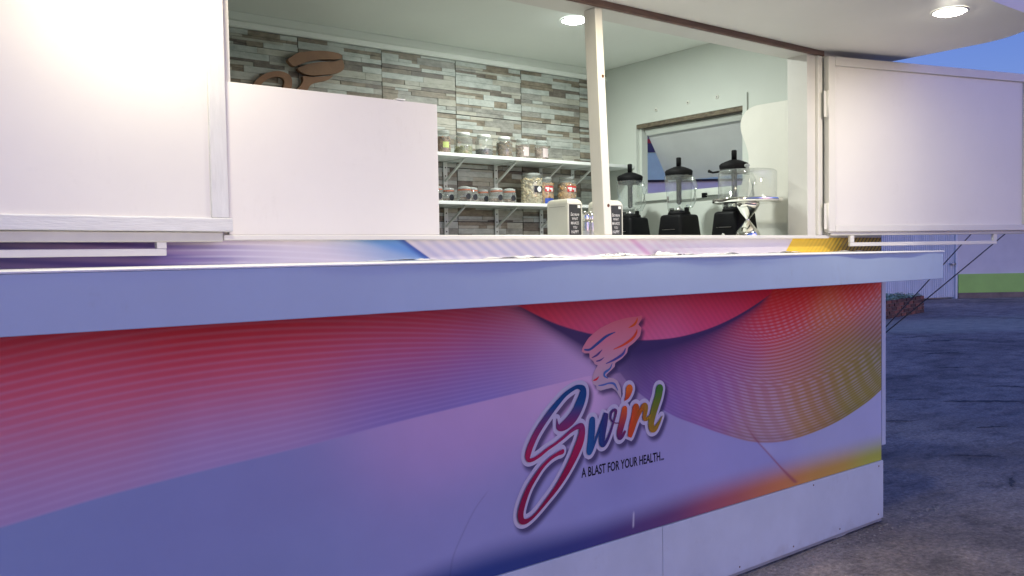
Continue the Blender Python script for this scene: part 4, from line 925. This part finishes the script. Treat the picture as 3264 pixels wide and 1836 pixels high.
# ------------------------------------------------------------------ napkin dispensers and shakers by the mullion
def napkin(label, x, y):
    t = thing('napkin_dispenser', label, 'napkin dispenser', (x, y, 1.4454), group='napkin dispensers by the mullion')
    b = bmesh.new(); bmesh.ops.create_cube(b, size=1)
    for v in b.verts: v.co = Vector((.036+v.co.x*.072, .058+v.co.y*.116, .0865+v.co.z*.173))
    bmesh.ops.bevel(b, geom=[e for e in b.edges if max(v.co.z for v in e.verts) > .16 and min(v.co.z for v in e.verts) > .16], offset=.017, segments=4, profile=.5, affect='EDGES')
    MB().bm(b, False).obj('casing', CREAMPL, t)
    MB().box(-.0008, -.0001, .012, .104, .143, .1442).obj('lid_seam', mat('seam_grey', (.25, .25, .23), .8), t)  # thin grey strip along the lid joint
    MB().box(.005, .0672, -.0025, -.0002, .008, .150).obj('chalkboard', CHALK, t)
    fr = MB(); fr.box(.0015, .0048, -.005, -.0002, .004, .156); fr.box(.0674, .0708, -.005, -.0002, .004, .156); fr.box(.005, .0672, -.005, -.0002, .152, .156); fr.box(.005, .0672, -.005, -.0002, .004, .0074)
    fr.obj('frame', CREAMPL, t)
    for s, z, wd, hh, sh in (('Eat more', .108, .042, .0125, .25), ('WHAT', .0925, .030, .010, 0), ('MAKES', .0755, .040, .011, 0), ('YOU', .060, .020, .010, 0), ('HAPPY', .042, .038, .0125, .1)):
        me = text_mesh(s, 1, 'lettering', off=.012, shear=sh); xs = [v.co.x for v in me.vertices]; ys = [v.co.y for v in me.vertices]
        for v in me.vertices: v.co = Vector((.036+((v.co.x-min(xs))/(max(xs)-min(xs))-.5)*wd, -.0030, z+(v.co.y-min(ys))/(max(ys)-min(ys))*hh))
        link('lettering', me, CHALKTXT, t)
    MB().tube([(.018, -.003, .034), (.028, -.003, .031), (.036, -.003, .033), (.045, -.003, .031), (.054, -.003, .034)], .0007, 5).obj('flourish', CHALKTXT, t)
    MB().box(.050, .064, -.0034, -.0027, .138, .148).obj('price_sticker', WHITEPL, t)
napkin('cream napkin dispenser left of the mullion with chalkboard front', 2.087, .100)
napkin('cream napkin dispenser mostly hidden behind the mullion', 2.3005, .100)
def shaker(label, x, y):
    t = thing('shaker', label, 'shaker', (x, y, 1.4454), group='steel shakers between the dispensers')
    MB().lathe([(.0195, 0), (.021, .004), (.021, .086), (.0195, .092)], 24).obj('shaker_body', STEEL, t)
    MB().lathe([(.0205, .0922), (.0212, .096), (.0205, .112), (.016, .124), (.006, .129)], 24).obj('shaker_cap', CHROME, t)
    patch(.0213, .030, .054, -2.2, .8).obj('label_print', LABW, t)
shaker('steel shaker with white label right of the napkin dispenser', 2.222, .150)
shaker('steel shaker tucked against the mullion', 2.268, .165)

# ------------------------------------------------------------------ fittings on the right wall
hf = MB()
for q in ((HY0+.001, HY0+.022, HZ0+.02, HZ1-.02), (HY1-.022, HY1-.001, HZ0+.02, HZ1-.02)): hf.box(3.745, 3.795, q[0], q[1], q[2], q[3], .001)
hf.box(3.745, 3.795, HY0+.001, HY1-.001, HZ0+.001, HZ0+.0195, .001)
kp('hatch_frame', hf, INWALL)
kp('hatch_head', MB().box(3.725, 3.799, HY0+.001, HY1-.001, HZ1-.024, HZ1-.001), STAIN)
FLAPM = mat('grey_flap_sheet', (.60, .62, .62), .5, var=.05, vscale=5)
fl = MB(); a = math.radians(33); L = .372
def flap_pt(u, n): return (3.772+u*math.sin(a)+n*math.cos(a), 2.158-u*math.cos(a)+n*math.sin(a))
p = [flap_pt(0, 0), flap_pt(L, 0), flap_pt(L, .016), flap_pt(0, .016)]
fl.prism([(q[0], q[1]) for q in p], lambda u, w, d: (u, d, w), HY0+.026, HY1-.026)
flo = kp('hatch_flap', fl, FLAPM, label='grey hatch flap propped outward in the right wall')
p = [flap_pt(.004, -.014), flap_pt(.040, -.014), flap_pt(.040, -.0005), flap_pt(.004, -.0005)]
MB().prism(p, lambda u, w, d: (u, d, w), HY0+.03, HY1-.03).obj('flap_rail', INWALL, flo)
ru = MB()
ru.box(3.704, 3.7205, .66, 1.08, 1.7085, 1.7105); ru.box(3.704, 3.7205, 1.09, 1.345, 1.7155, 1.7175); ru.box(3.704, 3.7205, .553, .79, 1.7195, 1.7215)
kp('ledge_lip', ru, mat('ledge_edge', (.33, .36, .33), .6))
kp('hatch_latch', MB().box(3.700, 3.7205, .793, .818, 1.7105, 1.736, .002), BLACK)
kp('latch_keeper', MB().box(3.712, 3.7205, 1.078, 1.086, 1.700, 1.735, .002), RUST)
for y, z in ((1.169, 2.248), (.927, 2.253), (.721, 2.252)):
    o = MB().lathe([(.012, 0), (.012, .0015), (.006, .003), (.003, .0035)], 14).obj('screw_cap', CREAMPL, K); o.rotation_euler = (0, -PI/2, 0); o.location = (3.7208, y, z)
    q = MB().lathe([(.003, 0), (.003, .0008)], 8).obj('screw_slot', DARK, o); q.location = (0, 0, .0036)
kp('conduit', MB().box(3.713, 3.7205, .517, .522, 2.10, 2.245), mat('conduit_grey', (.45, .48, .44), .6))
# white panel with a wavy inner edge
wp = [(.02, 2.150), (.19, 2.161), (.40, 2.164), (.465, 2.162), (.512, 2.146), (.543, 2.112), (.552, 2.075), (.545, 2.03), (.522, 1.975), (.504, 1.915), (.505, 1.86), (.525, 1.80), (.548, 1.765), (.572, 1.69), (.58, 1.60), (.575, 1.52), (.572, 1.412)]
q = [(.02, 2.150)]+[tuple(v) for v in spline(wp[1:], 5)]+[(.02, 1.412)]
wpo = MB().prism(q, lambda y, z, d: (d, y, z), 3.7015, 3.7125).obj('splash_panel', mat('cream_laminate', (.84, .82, .75), .4, var=.03)); tag(wpo, 'white panel with a wavy edge on the right wall beside the hatch', 'panel')
for y, z in ((.20, 2.12), (.2, 1.6)):
    o = MB().lathe([(.004, 0), (.004, .001), (.002, .0016)], 10).obj('screw_head', STEEL, wpo); o.rotation_euler = (0, -PI/2, 0); o.location = (3.7012, y, z)

# ------------------------------------------------------------------ what stands behind, across the yard
RX, RY = math.cos(YAW), -math.sin(YAW)            # the far building runs along this direction
B0 = Vector((23.9, 8.86, 0))
def far(s, n, z): return (B0.x+s*RX-n*RY*-1*-1, B0.y+s*RY+n*RX, z)
def fp(s, n, z):                                   # s along the wall, n out of it towards the kiosk
    return (B0.x+s*RX+n*RY, B0.y+s*RY-n*RX, z)
def fbox(m, s0, s1, n0, n1, z0, z1, mi=0):
    v = [fp(s, n, z) for s in (s0, s1) for n in (n0, n1) for z in (z0, z1)]
    return m.add(v, [(0, 1, 3, 2), (4, 6, 7, 5), (0, 4, 5, 1), (2, 3, 7, 6), (0, 2, 6, 4), (1, 5, 7, 3)], mi=mi)
FB = thing('neighbour_building', 'long lavender grey building with a green painted stripe across the yard', 'building', (0, 0, 0))
LAVW = mat('lavender_render', (.76, .75, .73), .85, var=.1, vscale=.8, bump=.3, bscale=20)
GREENW = mat('green_paint', (.42, .74, .16), .7, var=.08, vscale=1.2, bump=.2, bscale=20)
PLINTH = mat('brown_plinth', (.27, .21, .17), .9, var=.25, vscale=3, bump=.4, bscale=15)
S0, S1_ = -14.5, 16
fbox(MB(), S0, S1_, -6, 0, -.3, 4.48).obj('wall', LAVW, FB)
fbox(MB(), .02, S1_, .001, .03, .149, .665).obj('green_stripe', GREENW, FB)
fbox(MB(), .02, S1_, .001, .05, -.2, .147).obj('plinth', PLINTH, FB)
fbox(MB(), S0, -4.6, .001, .06, 3.39, 4.14).obj('green_fascia', mat('mint_paint', (.52, .80, .62), .7, var=.06), FB)
fbox(MB(), S0, -4.6, .001, .07, 3.335, 3.388).obj('black_trim', DARK, FB)
fbox(MB(), S0, -4.6, .001, .09, 4.142, 4.385).obj('navy_band', mat('navy_paint', (.05, .055, .11), .6, var=.1), FB)
fbox(MB(), S0, -4.6, .001, .10, 4.387, 4.50).obj('red_band', mat('red_paint', (.45, .04, .04), .6, var=.1), FB)
fbox(MB(), S0-.1, S1_+.1, -6.1, .05, 4.502, 4.60).obj('roof', mat('grey_roof', (.2, .2, .21), .8), FB)
# ribbed sheet-metal gate with its frame
G = thing('ribbed_gate', 'pale blue ribbed metal gate at the building corner behind the planter', 'gate', (0, 0, 0))
GM = mat('blue_white_sheet_metal', (.66, .72, .76), .5, var=.1, vscale=1.5, stretch=(3, 3, .5))
a0, a1 = Vector((20.6, 9.55, 0)), Vector((23.70, 8.86, 0)); dd = (a1-a0); Lg = dd.length; dd.normalize(); nn = Vector((dd.y, -dd.x, 0))
pts = []; n = 46
for k in range(n):
    u = k*Lg/(n-1)
    for du, dn in ((0, 0), (.012, .022), (.034, .022), (.046, 0)):
        if u+du <= Lg: pts.append(a0+dd*(u+du)+nn*dn)
m = MB(); m.add([(q.x, q.y, z) for z in (.05, 2.6) for q in pts], [(i, i+1, len(pts)+i+1, len(pts)+i) for i in range(len(pts)-1)]); m.obj('ribbed_sheet', GM, G)
for u in (Lg+.03,):
    q = a0+dd*u; MB().box(q.x-.05, q.x+.05, q.y-.05, q.y+.05, 0, 2.7).obj('gate_post', GM, G)
q = a0+dd*1.0
MB().tube([tuple(a0+nn*.05+Vector((0, 0, 2.62))), tuple(a1+nn*.05+Vector((0, 0, 2.62)))], .04, 6).obj('gate_rail', GM, G)
MB().tube([tuple(a1-dd*.20+nn*.06+Vector((0, 0, .95))), tuple(a1-dd*.02+nn*.06+Vector((0, 0, .95)))], .03, 6).obj('gate_bolt', STEEL, G)
# low planter: brick courses round a soil bed with ground cover
PT = thing('brick_planter', 'low red brick planter with pale green planting before the ribbed gate', 'planter', (0, 0, 0))
p0, p1 = Vector((13.9, 6.23, 0)), Vector((18.30, 6.96, 0)); pd = (p1-p0); Lp = pd.length; pd.normalize(); pn = Vector((-pd.y, pd.x, 0)); PHt = .37
def pbox(m, u0, u1, n0, n1, z0, z1):
    v = [tuple(p0+pd*u+pn*w+Vector((0, 0, z))) for u in (u0, u1) for w in (n0, n1) for z in (z0, z1)]
    return m.add(v, [(0, 1, 3, 2), (4, 6, 7, 5), (0, 4, 5, 1), (2, 3, 7, 6), (0, 2, 6, 4), (1, 5, 7, 3)])
pbox(MB(), .01, Lp-.01, .012, 1.6, 0, PHt-.02).obj('planter_core', mat('mortar', (.17, .14, .12), .95, var=.2), PT)
BR = [mat('brick_%s' % nm, c, .9, var=.25, vscale=20) for nm, c in (('red', (.21, .085, .06)), ('brown', (.13, .062, .048)), ('dark', (.085, .045, .038)))]
rb = random.Random(9); rows = 5; bh = PHt/rows
for r_ in range(rows):
    u = -.14*(r_ % 2)
    while u < Lp:
        u0, u1 = max(u, 0), min(u+.27, Lp)
        if u1-u0 > .05: pbox(MB(), u0+.008, u1-.008, -.002-rb.uniform(0, .012), .0115, r_*bh+.008, (r_+1)*bh-.006).obj('brick', BR[rb.choice((0, 1, 1, 2))], PT)
        u += .28
    pbox(MB(), Lp-.009, Lp+.012+rb.uniform(0, .01), .02+.1*(r_ % 2), .30, r_*bh+.008, (r_+1)*bh-.006).obj('brick', BR[rb.choice((0, 1, 2))], PT)
lf = MB(); rl = random.Random(4)
for k in range(5200):
    u = rl.uniform(.02, Lp-.02); w = rl.uniform(.03, 1.55); z = PHt-.02+abs(rl.gauss(0, .035)); c = p0+pd*u+pn*w+Vector((0, 0, z)); s = rl.uniform(.02, .05); q = rl.uniform(0, 2*PI); e = rl.uniform(-.6, .6)
    d1 = Vector((math.cos(q), math.sin(q), e))*s; d2 = Vector((-math.sin(q), math.cos(q), rl.uniform(-.4, .4)))*s*.5
    lf.add([tuple(c-d1), tuple(c+d2), tuple(c+d1), tuple(c-d2)], [(0, 1, 2, 3)])
lo = lf.obj('ground_cover', mat('pale_leaves', (.40, .52, .32), .7, var=.3, vscale=8), PT); lo['kind'] = 'stuff'
# two stay wires from the kiosk side up to a pole across the yard
def wire(label, a_, b_):
    A, B_ = Vector(a_), Vector(b_); D_ = B_-A; pts = [tuple(A+D_*t+Vector((0, 0, -.02*math.sin(PI*min(t, 1))))) for t in np.linspace(0, 1, 14)]
    o = MB().tube(pts, .0036, 6).obj('stay_wire', DARK); tag(o, label, 'wire', 'thin dark stay wires beside the kiosk'); return o
wire('thin dark stay wire, the upper one beside the kiosk corner', (4.114, .398, .553), (8.69, .681, 2.616))
wire('thin dark stay wire, the lower one beside the kiosk corner', (4.114, .546, .501), (8.69, .023, 2.670))
pl_ = thing('stay_pole', 'grey steel pole holding the two stay wires', 'pole', (8.75, .35, 0))
MB().lathe([(.045, 0), (.045, 3.0), (.03, 3.02)], 14).obj('pole', STEEL, pl_)
MB().box(-.06, -.02, -.40, .40, 2.60, 2.70, .004).obj('cross_arm', STEEL, pl_)
